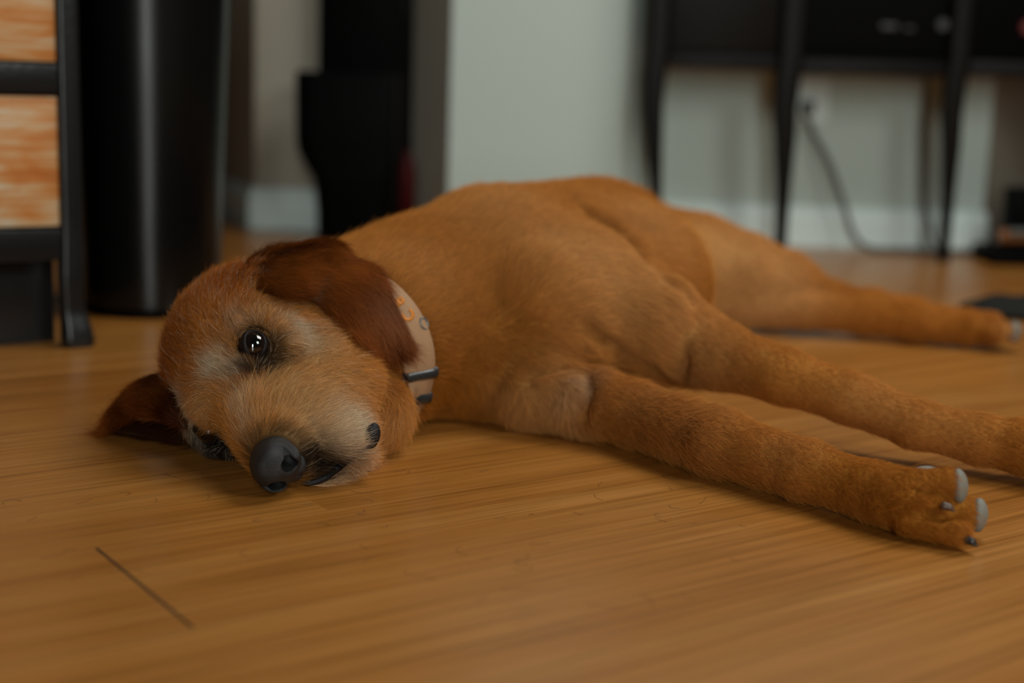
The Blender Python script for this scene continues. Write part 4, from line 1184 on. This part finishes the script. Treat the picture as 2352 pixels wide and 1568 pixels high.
# outlet and cables ------------------------------------------------------
ou = empty('wall_outlet', (.53, 2.618, .27), 'pale outlet plate on the wall behind the sideboard leg', 'outlet')
MB().box((.530, 2.6195, .268), (.030, .003, .042), np.eye(3), .002).build('plate', m_base, ou)
MB().box((.520, 2.610, .252), (.012, .010, .012), np.eye(3), .004).build('plug', m_grey, ou)
def cable(name, pts, r, lab):
    o = MB().tube(catmull(pts, 60), r, 10).build(name, m_grey, None)
    return set_props(o, lab, 'cable')
cable('power_cable', [(.512, 2.600, .245), (.530, 2.585, .205), (.560, 2.568, .150), (.585, 2.552, .085), (.606, 2.548, .030), (.635, 2.545, .007), (.700, 2.548, .0055), (.80, 2.552, .0055), (.93, 2.558, .0055)], .0052, 'thick grey power cable hanging from the outlet to the floor under the sideboard')
cable('speaker_cable', [(.728, 2.590, .345), (.727, 2.592, .30), (.731, 2.596, .20), (.738, 2.594, .11), (.748, 2.585, .06), (.764, 2.575, .012), (.785, 2.570, .0035), (.86, 2.575, .0035)], .0032, 'thin grey cable hanging behind the right sideboard leg')

# things cut by the right edge --------------------------------------------
fd = empty('foot_pedal', (.90, 2.45, 0), 'low black floor unit with a shiny brown bar at the right edge', 'pedal')
MB().box((.900, 2.46, .0145), (.090, .060, .0135), np.eye(3), .006).build('base', m_void, fd)
mb = MB().tube([(.822, 2.425, .048), (.86, 2.425, .049), (.90, 2.425, .050), (.985, 2.425, .051)], .0125, 20)
mb.build('bar', plain('brown_glossy_bar', (.20, .075, .022), .16, .6, coat=.6), fd)
MB().tube([(.838, 2.418, .055), (.985, 2.418, .057)], .008, 14).build('bar_sleeve', plain('dull_chrome', (.16, .165, .15), .25, .5, metal=.7), fd)
MB().box((.905, 2.47, .036), (.070, .035, .012), np.eye(3), .004).build('mount', m_void, fd)
MB().box((.905, 2.47, .088), (.058, .022, .042), np.eye(3), .006).build('block', m_void, fd)

cl_f = Field((.56, 1.70, -.006), (.86, 1.98, .06), .004)
for x, y, rx, ry, rz in ((.68, 1.85, .085, .060, .018), (.735, 1.87, .08, .06, .022), (.75, 1.80, .07, .05, .014), (.635, 1.865, .045, .030, .010)):
    cl_f.ell((x, y, .006), (rx, ry, rz), None, .012)
V_, Q_ = None, None
cl_f.D += (vnoise(np.stack(np.meshgrid(*cl_f.ax, indexing='ij'), -1).reshape(-1, 3), 28)[:, 0].reshape(cl_f.D.shape) * .004).astype(np.float32)
cl_f.floor_cut(.0008)
V_, Q_ = cl_f.mesh()
cloth = mesh_obj('cloth', V_, Q_, plain('dark_grey_fabric', (.018, .018, .016), .9, .1, .5, 500), None)
set_props(cloth, 'dark grey crumpled cloth on the floor behind the hind paw', 'cloth')

# crumb and loose hairs on the floor ---------------------------------------
for i, (x, y, r) in enumerate(((-.0900, 1.094, .0016), (-.0925, 1.104, .0013))):
    f = Field((x - .004, y - .004, -.001), (x + .004, y + .004, .005), .0004)
    f.ell((x, y, r * .8), (r, r * .8, r * .8), None, .001); f.ell((x + r * .6, y + .0004, r * .6), (r * .6, r * .7, r * .5), None, .001); f.floor_cut(.0)
    v, q = f.mesh()
    set_props(mesh_obj('crumb', v, q, plain('crumb', (.55, .38, .16), .8), None), ('pale crumb on the floor by the throat of the dog, nearer of two', 'pale crumb on the floor by the throat of the dog, farther of two')[i], 'crumb', 'crumbs beside the dog')
rng = np.random.RandomState(9)
nh_ = 70
base = np.stack([rng.uniform(-.32, .16, nh_), rng.uniform(.72, 1.06, nh_), np.full(nh_, .0004)], 1)
ang = rng.uniform(0, 6.28, nh_)
t_ = np.linspace(0, 1, 9)
ln = rng.uniform(.006, .022, nh_); cv_ = rng.normal(0, 2.2, nh_)
P_ = np.zeros((nh_, 9, 3)); P_[:, 0] = base
for i in range(1, 9):
    a_ = ang + cv_ * t_[i]
    P_[:, i] = P_[:, i - 1] + np.stack([np.cos(a_), np.sin(a_), np.zeros(nh_)], 1) * (ln / 8)[:, None]
cu = bpy.data.hair_curves.new('loose_hair'); cu.add_curves([9] * nh_)
cu.attributes['position'].data.foreach_set('vector', P_.astype(np.float32).ravel())
ra = cu.attributes.get('radius') or cu.attributes.new('radius', 'FLOAT', 'POINT')
ra.data.foreach_set('value', np.full(nh_ * 9, .00009, np.float32))
cu.materials.append(plain('loose_hair', (.10, .045, .015), .6))
lh = bpy.data.objects.new('loose_hair', cu); COL.objects.link(lh)
set_props(lh, 'loose dog hairs scattered on the wooden floor', 'hair', None, 'stuff')
